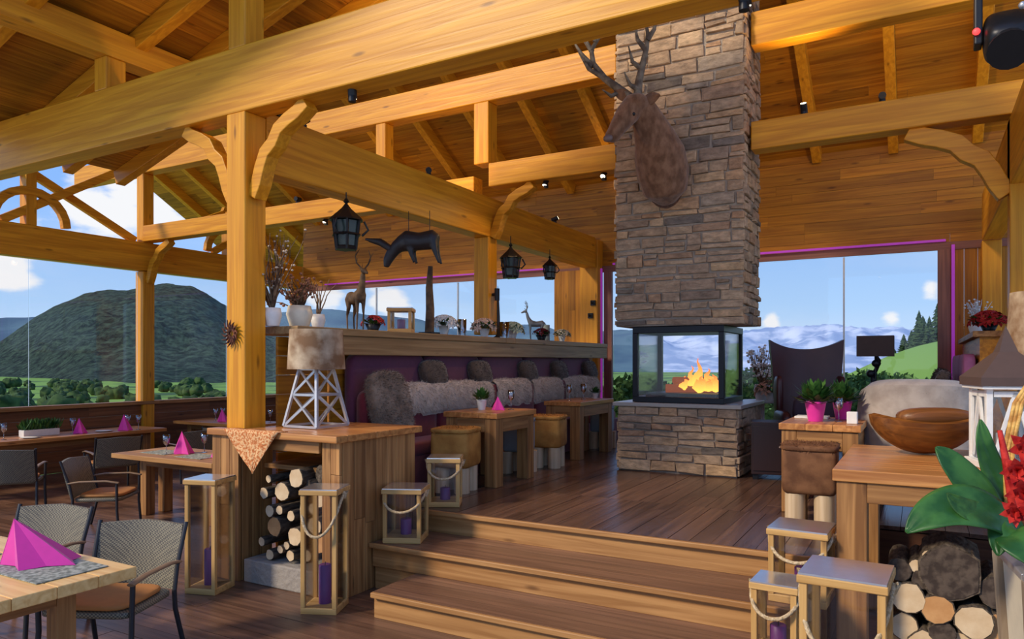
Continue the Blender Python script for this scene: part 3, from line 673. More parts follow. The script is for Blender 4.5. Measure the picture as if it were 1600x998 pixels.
for i, (x, y, z, a, L_, r) in enumerate(((-2.4, 8.52, 1.52, .2, .55, .05), (-2.34, 8.68, 1.52, -.25, .5, .055), (-2.4, 8.58, 1.615, .8, .45, .045))):
    d = Vector((math.cos(a), math.sin(a), 0))*L_/2
    mb = MB(); mb.tube([-d, d*.3, d], [r, r*.95, r*.85], 9); o = mb.build('burning_log', plain('charred', (.06, .035, .025), .9, emit=(.9, .18, .02), es=.25, var=.6, scale=15), loc=(x, y, z))
    tag(o, ['charred log lying in front in the firebox', 'charred log at the back of the firebox', 'charred log leaning across the other two in the fire'][i], 'log')
def flame_mat():
    m, nt, b, N, L = nodes('flame')
    tc = N('ShaderNodeTexCoord'); sp = N('ShaderNodeSeparateXYZ'); L(tc.outputs['Generated'], sp.inputs[0])
    cr = N('ShaderNodeValToRGB'); cr.color_ramp.elements[0].color = (1, .62, .08, 1); cr.color_ramp.elements[1].color = (.9, .13, .02, 1); L(sp.outputs['Z'], cr.inputs[0])
    b.inputs['Base Color'].default_value = (.3, .05, .0, 1); L(cr.outputs[0], b.inputs['Emission Color']); b.inputs['Emission Strength'].default_value = 1.6
    return m
FL = flame_mat()
ft = thing('fire', 'orange and yellow flames burning on the logs', 'fire', (-2.3, 8.5, 1.52))
for (x, y, h, w) in ((.02, 0, .36, .07), (.12, .02, .24, .08), (-.08, .04, .27, .06), (.2, 0, .17, .08), (-.15, 0, .15, .06), (.06, -.05, .15, .09), (.15, -.06, .12, .06)):
    mb = MB(); n = 9
    pts = [(x+.02*math.sin(i*1.3+x*30), y+.015*math.cos(i*1.7), h*i/n) for i in range(n+1)]
    mb.tube(pts, [w*(.6+.5*math.sin(PI*min(1, i/n*1.6)))*(1-(i/n)**1.5)+.002 for i in range(n+1)], 8); mb.build('flame', FL, ft)
if 0:
 pl = bpy.data.lights.new('fire_light', 'POINT'); pl.energy = 12; pl.color = (1, .4, .1); pl.shadow_soft_size = .12
 po = bpy.data.objects.new('fire_light', pl); col.objects.link(po); po.location = (-2.25, 8.45, 1.95)
# ------------------------------------------------------------------ log-built cabinet by the steps
random.seed(31)
cb = thing('log_cabinet', 'rustic plank cabinet beside the steps, open in front and stacked with firewood', 'cabinet', (-4.6, 4.65, 0))
def loc(mb, c): mb.v = [v-Vector(c) for v in mb.v]; return mb
C = (-4.6, 4.65, 0)
mb = MB(); mb.mm((-5.32, 4.10, 1.215), (-3.84, 4.22, 1.27)); mb.mm((-4.985, 4.2201, 1.215), (-3.84, 4.56, 1.27)); mb.mm((-4.70, 4.56, 1.215), (-3.84, 5.18, 1.27))
loc(mb, C).build('top', tablew('X'), cb, bevel=.008)
mb = MB(); planks(mb, 'Z', -5.3, -4.97, .11, .03, 0, 1.214, 4.17, 3, normal='y'); loc(mb, C).build('side_panel', oldw('Z'), cb, bevel=.004)
mb = MB(); planks(mb, 'Z', 4.175, 4.5, .11, .02, 0, 1.214, -4.965, 3, normal='x'); loc(mb, C).build('inner_panel', oldw('Z'), cb, bevel=.004)
mb = MB(); planks(mb, 'Z', -4.93, -4.06, .14, .03, .2, 1.2, 5.1, 3, normal='y'); loc(mb, C).build('back_panel', wood('greyed', (.34, .24, .16), (.20, .14, .09), 'Z', .7, .2), cb)
mb = MB(); planks(mb, 'Z', -4.06, -3.875, .1, .03, 0, 1.214, 4.20, 3, normal='y'); planks(mb, 'Z', 4.205, 5.12, .13, .03, 0, 1.214, -3.875, 3, normal='x'); planks(mb, 'Z', 4.205, 5.12, .13, .03, 0, 1.214, -4.03, 3, normal='x')
loc(mb, C).build('end_panel', oldw('Z'), cb, bevel=.004)
mb = MB(); mb.mm((-4.9, 4.35, .93), (-4.07, 5.06, .97)); loc(mb, C).build('shelf_board', oldw('X'), cb, bevel=.004)
mb = MB(); mb.mm((-4.93, 4.15, 1.12), (-4.07, 4.2, 1.212)); loc(mb, C).build('front_rail', oldw('X'), cb, bevel=.004)
mb = MB(); mb.mm((-4.93, 4.16, 0), (-4.07, 5.06, .19)); loc(mb, C).build('plinth', plain('stone_plinth', (.33, .29, .25), .9, bump=.8), cb, bevel=.01)
# drape
dm = MB(); a = Vector((-5.08, 4.085, 1.275)); b = Vector((-4.44, 4.085, 1.275)); tip = Vector((-4.71, 4.075, .93))
rows = []
for i in range(13):
    t = i/12; l = a.lerp(tip, t); r = b.lerp(tip, t); rows.append([l.lerp(r, j/14)+Vector((0, -.012*abs(math.sin(j*.9+2*t)), 0)) for j in range(15)])
dm.grid(rows); rows = [[Vector((a.x+(b.x-a.x)*j/14, 4.085+.1*i, 1.276+.002*math.sin(j*1.3))) for j in range(15)] for i in range(2)]; dm.grid(rows)
o = dm.build('drape_cloth', CLOTHO); m_ = o.modifiers.new('thickness', 'SOLIDIFY'); m_.thickness = .006; tag(o, 'orange paisley cloth hanging as a triangle over the cabinet front', 'cloth')
# firewood
lognum = [0]
def log(c, r, L_, label, cut=CUT, group='firewood logs in the cabinet', az=0.0, face=-1):
    c = Vector(c); d = Vector((math.sin(az), math.cos(az), 0))*L_
    mb = MB(); n = 11; prof = [1+random.uniform(-.09, .09) for _ in range(n)]
    u = Vector((math.cos(az), -math.sin(az), 0)); w = Vector((0, 0, 1))
    rings = [[d*t+(u*math.cos(2*PI*k/n)+w*math.sin(2*PI*k/n))*r*prof[k]*(1+random.uniform(-.03, .03)) for k in range(n)] for t in (0, .33, .66, 1)]
    mb.add([v for q in rings for v in q], [(i*n+k, i*n+(k+1) % n, (i+1)*n+(k+1) % n, (i+1)*n+k) for i in range(3) for k in range(n)], True)
    mb.add(rings[0], [tuple(range(n))]); mb.add(rings[-1], [tuple(range(n))[::-1]])
    o = mb.build('firewood_log', BARK, loc=c); tag(o, label, 'log', group)
    m2 = MB(); f = [v*.93-d.normalized()*.004 for v in rings[0]]; m2.add([Vector((0, 0, 0))-d.normalized()*.004]+f, [(0, 1+k, 1+(k+1) % n) for k in range(n)]); m2.build('cut_face', cut, o)
left = [(463, 747, 15, 0), (441, 768, 15, 0), (420, 748, 6, 0), (413, 770, 9, 0), (429, 823, 15, 1), (461, 838, 14, 0), (455, 806, 8, 0), (422, 798, 9, 0), (437, 797, 7, 0), (409, 846, 7, 0), (422, 868, 8, 0), (438, 858, 6, 0), (454, 868, 8, 0), (448, 852, 6, 0), (492, 822, 13, 0), (500, 850, 14, 1), (480, 868, 9, 0), (505, 780, 13, 0), (490, 795, 9, 0)]
names = ['large pale log on top of the stack', 'large pale log below the topmost', 'tiny round log at upper left', 'small log at the left edge of the stack, upper', 'large orange-tinted log at middle left', 'large pale log right of the orange-tinted one', 'small log in the centre of the stack', 'small log just above the orange-tinted one', 'thin log between two larger ones', 'thin log at the lower left edge', 'small log in the bottom row, leftmost', 'thin log in the lower rows', 'small log in the bottom row, second', 'thin log above the bottom row', 'pale log partly behind the tall lantern', 'orange log behind the tall lantern', 'small log in the bottom row by the lantern', 'pale log behind the lantern top', 'small log left of the lantern frame']
for (px, py, r, cc), nm in zip(left, names):
    p = onY(px, py, 4.21+random.uniform(0, .03)); p.x = max(-4.88, min(-4.13, p.x)); R = r*5.8/FPX*1.08
    p.z = max(p.z, .192+R*1.09)
    log(p, R, .45, 'cut firewood log in the cabinet, '+nm, CUTO if cc else CUT)
for i, (px, py, R) in enumerate([(505, 742, .075), (480, 758, .05), (500, 768, .045)]):
    p = onY(px, py, 4.26); p.x = min(p.x, -4.16); log(p, R, .4, 'dark bark-covered log at the top of the cabinet stack, '+['right and largest', 'left', 'below the largest'][i], BARK, az=.25)

# ------------------------------------------------------------------ lanterns
def make_lantern(h, w, label, candle=.28, glassy=True, group='wooden lanterns', rope=True, loc_=(0, 0, 0), rz=0):
    t = thing('wooden_lantern', label, 'lantern', loc_, rz, group); q = w/2; s = .032
    for sx in (-1, 1):
        for sy in (-1, 1):
            mb = MB(); mb.mm((sx*q-sx*s, sy*q-sy*s, .045), (sx*q, sy*q, h-.035)); mb.build('corner_post', lampw('Z'), t, bevel=.003)
    mb = MB(); mb.mm((-q, -q, 0), (q, q, .045)); mb.build('base', lampw('X'), t, bevel=.004)
    for a, b in (((-q-.01, -q-.01), (q+.01, -q+.04)), ((-q-.01, q-.04), (q+.01, q+.01)), ((-q-.01, -q+.04), (-q+.04, q-.04)), ((q-.04, -q+.04), (q+.01, q-.04))):
        mb = MB(); mb.mm((a[0], a[1], h-.035), (b[0], b[1], h)); mb.build('top_rail', lampw('X'), t, bevel=.004)
    mb = MB(); mb.mm((-q-.004, -q-.004, h+.0005), (q+.004, q+.004, h+.009)); mb.build('lid', plain('bright_tin', (.85, .86, .88), .22, .9), t)
    for a, b in (((-q+s, -q+.012, .05), (q-s, -q+.016, h-.04)), ((-q+s, q-.016, .05), (q-s, q-.012, h-.04)), ((-q+.012, -q+s, .05), (-q+.016, q-s, h-.04)), ((q-.016, -q+s, .05), (q-.012, q-s, h-.04))):
        mb = MB(); mb.mm(a, b); mb.build('glass_pane', GLASS, t)
    if candle:
        c = MB(); c.lathe([(.045, .046), (.045, .046+candle), (.038, .046+candle+.006), (.006, .046+candle-.004)], seg=18); cd = c.build('candle', PURPLE, t)
        c = MB(); c.tube([(0, 0, .04+candle), (.003, 0, .07+candle)], .003, 5); c.build('wick', BLACK, cd)
    if rope:
        for sx in (-1, 1):
            mb = MB(); mb.tube([(sx*(q+.012), 0, h-.05), (sx*(q+.035), 0, h-.02), (sx*(q+.012), 0, h-.075)], .012, 7); mb.build('rope_knot', ROPE, t)
        mb = MB(); n = 16; mb.tube([((q+.014)*math.cos(PI*i/n), -(.055+q)*math.sin(PI*i/n)**.6, h-.03-.33*math.sin(PI*i/n)*min(1, h)) for i in range(n+1)], .011, 7); mb.build('rope_handle', ROPE, t)
    return t
make_lantern(.9, .27, 'tall wooden lantern with a purple candle standing left of the main post', loc_=(-4.99, 3.88, 0.0), rz=.30, rope=False)
make_lantern(.9, .27, 'tall wooden lantern with rope handle and purple candle in front of the firewood', loc_=(-3.86, 4.0, 0), rz=.40)
make_lantern(.43, .31, 'low wooden lantern standing on the middle step at the left', candle=.12, loc_=(-3.68, 4.74, .381), rz=.42)
make_lantern(.42, .28, 'low wooden lantern on the platform edge near the cowhide stool', candle=.1, loc_=(-3.68, 5.3, FZ+.001), rz=.5)
make_lantern(.44, .33, 'low wooden lantern on the middle step at the right beside the console', candle=.14, loc_=(-.64, 4.76, .381), rz=-.05)
make_lantern(.42, .24, 'low wooden lantern on the lowest step at the right', candle=.12, loc_=(-.70, 4.27, .191), rz=-.05)
make_lantern(.9, .34, 'tall wooden lantern with rope at the bottom right corner, nearest the viewer', loc_=(-.29, 3.55, 0), rz=-.05)

# hide lamps
def hide_lamp(label, loc_, zb, z0, z1, r0, r1, lattice=True):
    t = thing('hide_lamp', label, 'lamp', loc_); H = z0
    if lattice:
        q0, q1 = .19, .10
        def P(sx, sy, u): q = q0+(q1-q0)*u; return (sx*q, sy*q, .015+u*(H-.015))
        for sx in (-1, 1):
            for sy in (-1, 1):
                mb = MB(); mb.bar(P(sx, sy, 0), P(sx, sy, 1), .022, .022, up=(1, 0, 0)); mb.build('leg', SILVER, t)
        lat = MB()
        cs = [(-1, -1), (1, -1), (1, 1), (-1, 1)]
        for i in range(4):
            a, b = cs[i], cs[(i+1) % 4]
            for u in (0.0, .55, 1.0):
                lat.bar(P(*a, u), P(*b, u), .014, .02)
            for u0, u1 in ((0, .55), (.55, 1)):
                lat.bar(P(*a, u0), P(*b, u1), .01, .02); lat.bar(P(*b, u0), P(*a, u1), .01, .02)
        lat.build('lattice', SILVER, t)
        mb = MB(); mb.box((0, 0, H+.008), (.22, .22, .016)); mb.build('cap', SILVER, t)
    mb = MB(); mb.tube([(0, 0, H), (0, 0, z1-.05)], .012, 8); mb.build('stem', BLACK, t)
    mb = MB(); n = 36
    for rr in (0, -.006):
        mb.add([((r+rr)*math.cos(2*PI*k/n), (r+rr)*math.sin(2*PI*k/n), z) for r, z in ((r0, z0), (r1, z1)) for k in range(n)], [(k, (k+1) % n, n+(k+1) % n, n+k) for k in range(n)], True)
    sh = mb.build('lamp_shade', HIDES, t)
    mb = MB(); mb.lathe([(0, z0+.07), (.03, z0+.09), (.035, z0+.12), (0, z0+.16)], seg=10); mb.build('bulb', plain('bulb', (.9, .8, .6), emit=(1, .72, .4), es=1.2), t)
    return t
hide_lamp('table lamp with a cowhide shade on a silver lattice tower base', (-4.56, 4.62, 1.272), 0, .50, .84, .245, .225)

# ------------------------------------------------------------------ plum bench
random.seed(41)
bn = thing('wall_bench', 'long burgundy upholstered bench along the shelf wall', 'bench', (-4.6, 8.3, FZ))
Bc = (-4.6, 8.3, FZ)
mb = MB(); mb.mm((-4.88, 5.5, FZ), (-4.34, 11.4, FZ+.34)); loc(mb, Bc).build('base', BURG, bn, bevel=.01)
ys = [5.35, 6.55, 7.7, 8.85, 10.0, 11.2]
for a, b in zip(ys, ys[1:]):
    mb = MB(); mb.soft(((-4.62), (a+b)/2, FZ+.40), (.58, b-a-.01, .15), n=5, p=7); loc(mb, Bc).build('seat_cushion', plain('wine_fabric', (.17, .008, .022), .75, var=.3, sheen=.3), bn)
    mb = MB(); mb.soft((-4.71, (a+b)/2, FZ+.72), (.16, b-a-.01, .56), n=5, p=7); loc(mb, Bc).build('low_back', plain('wine_fabric', (.17, .008, .022), .75), bn)
    mb = MB(); mb.soft((-4.87, (a+b)/2, FZ+.98), (.12, b-a-.008, .74), n=5, p=9); loc(mb, Bc).build('back_panel', PLUM, bn)
for i, (y, s) in enumerate(((6.62, .42), (7.6, .42), (8.85, .42), (9.85, .42), (11.0, .42))):
    mb = MB(); R = Matrix.Rotation(-.3, 3, 'Y'); mb.soft((0, 0, 0), (.13, .46, .30), n=6, p=3.4, m=R, jit=.004); mb.tufts(1500, .022, .0025)
    o = mb.build('fur_cushion', FURD, loc=(-4.755, y, FZ+1.14)); tag(o, 'dark fur cushion leaning on the plum back panel, '+['first from the hide lamp', 'second from the hide lamp', 'middle one of five', 'second from the chimney end', 'last one nearest the chimney'][i], 'cushion', 'dark fur cushions on the bench')
mb = MB(); R = Matrix.Rotation(-.25, 3, 'Y'); mb.soft((0, 0, 0), (.17, .56, .66), n=7, p=3.6, m=R, jit=.006); mb.tufts(6000, .035, .003)
o = mb.build('fur_cushion', FURG, loc=(-4.56, 5.62, 1.42)); tag(o, 'big grey-brown fur cushion at the near end of the bench, beside the hide lamp', 'cushion')
for i, (a, b) in enumerate(((5.95, 7.72), (7.80, 8.72), (8.80, 9.72), (9.80, 11.1))):
    mb = MB(); L_ = b-a; rows = []; nn = 24
    prof = [(-.11, -.02), (-.10, .04), (-.05, .07), (.02, .06), (.075, .01), (.10, -.08), (.105, -.17), (.09, -.25)]
    for k in range(nn+1):
        y = -L_/2+L_*k/nn; e = 1 if 0 < k < nn else .8
        rows.append([Vector((px_*e+noise.noise(Vector((y*7, j, i)))*.015, y, pz*e+noise.noise(Vector((y*6, j*3, i+9)))*.02)) for j, (px_, pz) in enumerate(prof)])
    mb.grid(rows); mb.grid([[v+Vector((-.02, 0, -.03)) for v in r][::-1] for r in rows]); mb.tufts(int(6500*L_), .04, .003, droop=.7)
    o = mb.build('sheepskin_throw', FURL, loc=(-4.70, (a+b)/2, 1.545)); tag(o, 'pale sheepskin draped over the bench back, '+['longest and nearest the viewer', 'second along from the viewer', 'third along from the viewer', 'furthest, beside the chimney'][i], 'throw', 'sheepskins on the bench')

# ------------------------------------------------------------------ rustic tables
def rustic_table(label, x0, x1, y0, y1, zf=FZ, h=.75, top=.055, leg=.13, group=None, cat='table', mat=tablew, ins=.0, apron=.1, legs=4):
    c = ((x0+x1)/2, (y0+y1)/2, zf); t = thing('rustic_table', label, cat, c, group=group); hx, hy = (x1-x0)/2, (y1-y0)/2
    mb = MB(); n = max(3, round(2*hy/.2)) if hx > hy else max(3, round(2*hx/.2))
    for k in range(n):
        if hx > hy: mb.mm((-hx, -hy+2*hy*k/n+.001, h-top), (hx, -hy+2*hy*(k+1)/n-.001, h))
        else: mb.mm((-hx+2*hx*k/n+.001, -hy, h-top), (-hx+2*hx*(k+1)/n-.001, hy, h))
    mb.build('tabletop', mat('X' if hx > hy else 'Y'), t, bevel=.005)
    for sx in (-1, 1):
        for sy in (-1, 1):
            mb = MB(); X = sx*(hx-ins-.02); Y = sy*(hy-ins-.02); mb.mm((X-sx*leg, Y-sy*leg, 0), (X, Y, h-top-.001)); mb.build('leg', oldw('Z'), t, bevel=.008)
    for sy in (-1, 1):
        mb = MB(); Y = sy*(hy-ins-.05); mb.mm((-hx+ins+.02+leg, Y-.03, h-top-apron), (hx-ins-.02-leg, Y+.03, h-top-.001)); mb.build('apron', oldw('X'), t, bevel=.004)
    for sx in (-1, 1):
        mb = MB(); X = sx*(hx-ins-.05); mb.mm((X-.03, -hy+ins+.02+leg, h-top-apron), (X+.03, hy-ins-.02-leg, h-top-.001)); mb.build('apron', oldw('Y'), t, bevel=.004)
    return t
rustic_table('square rustic wooden table with thick legs nearest the steps, before the bench', -4.33, -3.68, 6.2, 7.05, leg=.14, apron=.14)
rustic_table('second rustic wooden table before the bench, nearer the chimney', -4.33, -3.8, 8.5, 9.65, leg=.14, apron=.14)
rustic_table('rustic table behind the console, right of the chimney, with a plant on it', -1.05, -.42, 6.42, 7.3, leg=.12, apron=.16)
rustic_table('heavy console table of old timber with firewood beneath, at the right', -.46, 1.15, 4.66, 6.15, zf=0, h=1.2, top=.07, leg=.165, apron=.12, cat='console table')
def stool(label, x, y, rz=0, hide=None, group='block stools', w=.4):
    t = thing('hide_stool', label, 'stool', (x, y, FZ), rz, group)
    mb = MB(); mb.soft((0, 0, .42), (w, w, .36), n=6, p=9); mb.build('seat', hide or HIDE, t)
    mb = MB(); mb.soft((0, 0, .60), (w+.02, w+.02, .05), n=5, p=6, jit=.004); mb.tufts(500, .02, .004); mb.build('fur_pad', hide or HIDE, t)
    for sx in (-1, 1):
        for sy in (-1, 1):
            mb = MB(); mb.tube([(sx*.105, sy*.105, 0), (sx*.105, sy*.105, .245)], .075, 14); mb.build('leg', palew('Z'), t, bevel=.006)
    return t
stool('brown cowhide stool on fat pale log legs, nearest the low lantern', -3.98, 5.92, .2)
stool('brown cowhide stool tucked between the two bench tables', -3.94, 7.85, .2)
stool('low stool with a pale blue pad under the first bench table', -4.03, 7.28, .1, hide=plain('pale_blue_pad', (.30, .36, .40), .8), w=.3)
stool('dark brown cowhide stool at the right table behind the low lantern', -.76, 6.12, .05, hide=HIDED)
stool('pale stool beyond the second bench table', -4.1, 9.95, .1, hide=plain('pale_blue_pad', (.30, .36, .40), .8), w=.3)

# ------------------------------------------------------------------ table dressing
def pot_plant(label, p, s=1.0, pot=None, leafm=None, n=40, group=None):
    t = thing('potted_plant', label, 'plant', p, group=group)
    mb = MB(); mb.lathe([(.035*s, 0), (.05*s, .09*s), (.055*s, .1*s), (.046*s, .1*s), (.04*s, .08*s), (0, .08*s)], seg=14); mb.build('pot', pot or WHITE, t)
    mb = MB()
    for _ in range(n*3):
        a = random.random()*2*PI; e = random.uniform(.1, 1.4); L_ = s*random.uniform(.06, .14)
        d = Vector((math.cos(a)*math.cos(e), math.sin(a)*math.cos(e), math.sin(e))); b = Vector((0, 0, .085*s))+d*L_*.5; q = b+d*L_*.6; sd = d.cross(Vector((0, 0, 1))).normalized()*.016*s
        mb.add([b, b.lerp(q, .5)+sd, q, b.lerp(q, .5)-sd], [(0, 1, 2, 3)])
    mb.build('foliage', leafm or LEAFD, t); return t
def wineglass(label, p, s=1.0, group='glasses on the tables'):
    t = MB(); t.lathe([(.032*s, 0), (.032*s, .003), (.004*s, .008), (.004*s, .09*s), (.03*s, .12*s), (.038*s, .16*s), (.033*s, .21*s), (.031*s, .21*s), (.036*s, .16*s), (.028*s, .122*s), (0, .1*s)], seg=14)
    o = t.build('wine_glass', DGLASS, loc=p); return tag(o, label, 'glass', group)
def napkin(label, p, s=1.0, rz=0, group='folded magenta napkins', lean=.02, wide=.12):
    h = .21*s; w = wide*s; mb = MB()
    apex = Vector((-lean*s, 0, h)); base = [Vector((w*math.cos(a), w*.75*math.sin(a), 0)) for a in (-.3, .9, 2.2, 3.4, 4.6)]
    for off_ in (0,):
        for a_, b_ in zip(base, base[1:]+base[:1]):
            m = (a_+b_)/2*.82+Vector((0, 0, .004)); mb.add([apex, a_, m], [(0, 1, 2)]); mb.add([apex, m, b_], [(0, 1, 2)])
    o = mb.build('napkin', MAGENTA, loc=p, rz=rz); md = o.modifiers.new('thickness', 'SOLIDIFY'); md.thickness = .004
    return tag(o, label, 'napkin', group)
TB = FZ+.751
random.seed(51)
pot_plant('small leafy plant in a pot on the first bench table', (-4.12, 6.62, TB), 1.1)
napkin('folded magenta napkin on the first bench table', (-3.93, 6.66, TB), .7)
wineglass('wine glass on the first bench table', (-3.86, 6.8, TB))
for i, (x, y) in enumerate(((-4.1, 8.8), (-3.98, 9.0), (-4.12, 9.3))):
    wineglass('wine glass on the second bench table, '+['nearest', 'middle', 'furthest'][i], (x, y, TB))
pot_plant('small white pot on the second bench table', (-4.0, 9.45, TB), .8)
pot_plant('leafy plant in a magenta pot on the right table', (-.80, 6.75, TB), 1.7, pot=MAGENTA, n=60)
pot_plant('second leafy plant in a magenta pot on the right table', (-.62, 7.12, TB), 1.6, pot=MAGENTA, n=60)
wineglass('wine glass between the two plants on the right table', (-.62, 6.8, TB))
mb = MB(); mb.mm((-.14, -.1, 0), (.14, .1, .02)); o = mb.build('menu_folder', WHITE, loc=(-.87, 7.12, TB), bevel=.004); tag(o, 'white menu folder lying on the right table', 'menu')
mb = MB(); mb.mm((-.04, -.04, 0), (.04, .04, .1)); o = mb.build('salt_box', WHITE, loc=(-.5, 6.62, TB), bevel=.006); tag(o, 'small white box on the right table', 'box')

# ------------------------------------------------------------------ woven chairs
def make_chair(label, loc_, rz, group):
    """faces +Y in its own frame"""
    t = thing('woven_armchair', label, 'chair', loc_, rz, group)
    rows = []
    for i in range(9):
        u = i/8; z = .44+.46*u
        rows.append([Vector((-.25+.5*j/12, -.22-.10*u-.05*math.cos((j/12-.5)*PI), z-.02*abs(j/12-.5)*2*u)) for j in range(13)])
    mb = MB(); mb.grid(rows); mb.grid([[v+Vector((0, -.025, 0)) for v in r][::-1] for r in rows])
    for side in (0, -1): mb.grid([[r[side], r[side]+Vector((0, -.025, 0))] for r in rows])
    mb.grid([[v for v in rows[-1]], [v+Vector((0, -.025, 0)) for v in rows[-1]]])
    mb.build('backrest', weave_mat(), t)
    for s in (-1, 1):
        mb = MB(); mb.tube([(s*.255, -.22, .42), (s*.255, -.25, .60), (s*.265, -.335, .90)], .013, 8); mb.build('back_upright', IRON, t)
    mb = MB(); mb.soft((0, .0, .425), (.5, .46, .05), n=5, p=8); mb.build('seat', weave_mat(), t)
    mb = MB(); mb.soft((0, .01, .47), (.45, .43, .045), n=5, p=5); mb.build('seat_cushion', plain('amber_pad', (.50, .20, .05), .7), t)
    for s in (-1, 1):
        mb = MB(); mb.tube([(s*.26, .22, 0), (s*.255, .20, .3), (s*.262, .20, .62)], .014, 8); mb.build('leg', IRON, t)
        mb = MB(); mb.tube([(s*.27, -.30, 0), (s*.255, -.23, .3), (s*.255, -.22, .44)], .014, 8); mb.build('leg', IRON, t)
        mb = MB(); mb.tube([(s*.262, .22, .63), (s*.27, .1, .655), (s*.265, -.15, .65), (s*.258, -.26, .63)], [(.022, .012)]*4, 8); mb.build('armrest', wood('arm', (.3, .2, .12), (.2, .12, .07), 'Y'), t)
    return t
g = 'woven armchairs of the terrace'
c0 = make_chair('woven armchair at the near table, right one with its back filling the foreground', (-4.30, 2.62, 0), PI+.42, g)
c0.scale = (1.12, 1.05, .88)
dup(c0, 'woven armchair at the near table, behind the magenta napkin', (-5.36, 2.62, 0), PI+.35)
dup(c0, 'woven armchair seen from the side at the near side of the middle terrace table', (-7.75, 4.72, 0), -.95)
dup(c0, 'woven armchair with its back to the viewer, leftmost at the long terrace table', (-9.75, 4.75, 0), .9)
dup(c0, 'woven armchair with its back to the viewer, second at the long terrace table', (-10.1, 6.2, 0), 1.3)
dup(c0, 'woven armchair beside the far right end of the long terrace table', (-9.95, 7.4, 0), 1.35)
dup(c0, 'woven armchair partly hidden behind the main post at the middle terrace table', (-6.7, 6.5, 0), PI+.2)
dup(c0, 'woven armchair at the rear terrace table', (-9.8, 8.05, 0), .1)

# terrace tables
rustic_table('sunlit wooden table in the lower left corner nearest the viewer', -5.3, -3.62, 1.35, 2.36, zf=0, top=.06, leg=.1, mat=lambda a: wood('sunny_table', (.95, .62, .24), (.76, .42, .13), a, .35, .12), ins=.18)  # wood colour brightened to carry the sun's highlight
rustic_table('pale wooden table in the middle of the terrace left of the main post', -8.4, -6.6, 5.15, 5.95, zf=0, leg=.12, ins=.2, mat=stepw)
rustic_table('long wooden table beside the outer terrace wall at the far left', -11.65, -10.85, 4.3, 7.6, zf=0, leg=.13, ins=.15)
rustic_table('wooden table at the rear of the terrace below the mountain', -12.1, -10.0, 8.6, 9.4, zf=0, leg=.12, ins=.15)
MAT = two('place_mat', (.18, .20, .17), (.42, .44, .38), 40, .4, .6, .8, bump=.2)
def placemat(label, x, y, w=.45, d=.32, z=.751):
    mb = MB(); mb.mm((-w/2, -d/2, 0), (w/2, d/2, .006)); o = mb.build('place_mat', MAT, loc=(x, y, z), bevel=.002); tag(o, label, 'place mat', 'place mats')
placemat('grey woven place mat under the large napkin on the near table', -4.05, 2.1, .62, .36); placemat('grey woven place mat at the left edge of the near table', -4.75, 1.95, .5, .36)
napkin('large magenta napkin folded into a pyramid on the near table', (-4.10, 2.14, .758), 1.12, YAW, lean=.14, wide=.19)
mb = MB(); mb.mm((-.11, -.01, 0), (.11, .01, .004)); o = mb.build('knife', SILVER, loc=(-4.5, 1.98, .758), rz=.4); tag(o, 'steel knife lying beside the large napkin on the near table', 'cutlery')
TT = .751
nl = [((-7.62, 5.55), 1.25, 'middle terrace table, left'), ((-6.85, 5.5), 1.5, 'middle terrace table, beside the main post'), ((-11.3, 4.75), 1.2, 'long terrace table, at the left edge of the picture'), ((-11.15, 6.35), 1.1, 'long terrace table, centre'), ((-11.05, 7.0), 1.2, 'long terrace table, right end'), ((-11.1, 8.9), 1.1, 'rear terrace table, left'), ((-10.35, 8.9), 1.2, 'rear terrace table, right')]
for (x, y), s, w in nl: napkin('folded magenta napkin on the '+w, (x, y, TT), s)
gl = [((-7.72, 5.4), 'middle terrace table, left of the napkin'), ((-7.5, 5.75), 'middle terrace table, behind the napkin'), ((-6.98, 5.75), 'middle terrace table, near the main post'), ((-11.2, 5.15), 'long terrace table, left end'), ((-11.15, 5.3), 'long terrace table, second from left'), ((-11.25, 6.3), 'long terrace table, centre'), ((-11.0, 7.2), 'long terrace table, right end'), ((-11.2, 7.15), 'long terrace table, right end behind'), ((-11.3, 8.9), 'rear terrace table, left end'), ((-11.35, 9.1), 'rear terrace table, left end behind'), ((-10.2, 9.0), 'rear terrace table, right end'), ((-10.15, 9.15), 'rear terrace table, right end behind')]
for (x, y), w in gl: wineglass('wine glass on the '+w, (x, y, TT), 1.1)
def plant_box(label, p, L_=.5, ax=0):
    t = thing('plant_box', label, 'planter', p, ax)
    mb = MB(); mb.mm((-L_/2, -.07, 0), (L_/2, .07, .1)); mb.build('box', WHITE, t, bevel=.005)
    mb = MB()
    for _ in range(500):
        b = Vector((random.uniform(-L_/2, L_/2), random.uniform(-.07, .07), .09)); d = Vector((random.uniform(-.5, .5), random.uniform(-.5, .5), 1)).normalized()*random.uniform(.08, .2); s = Vector((random.uniform(-1, 1), random.uniform(-1, 1), .2)).normalized()*.014
        mb.add([b, b+d*.6+s, b+d, b+d*.6-s], [(0, 1, 2, 3)])
    mb.build('foliage', LEAFD, t)
plant_box('long box of green herbs on the long terrace table', (-11.3, 5.85, TT), .5, PI/2)
plant_box('box of green herbs on the rear terrace table', (-10.75, 9.0, TT), .3)
placemat('grey place mat on the middle terrace table', -7.2, 5.45); placemat('grey place mat at the left of the middle terrace table', -7.9, 5.5)
for i, (x, y) in enumerate(((-11.05, 5.6), (-11.1, 6.7), (-11.05, 5.0))):
    mb = MB(); mb.lathe([(.06, 0), (.12, .012), (.125, .018), (.06, .008), (0, .006)], seg=20); o = mb.build('plate', WHITE, loc=(x, y, TT)); tag(o, 'white plate on the long terrace table, '+['middle', 'right', 'left'][i]+' one', 'plate', 'plates on the long table')
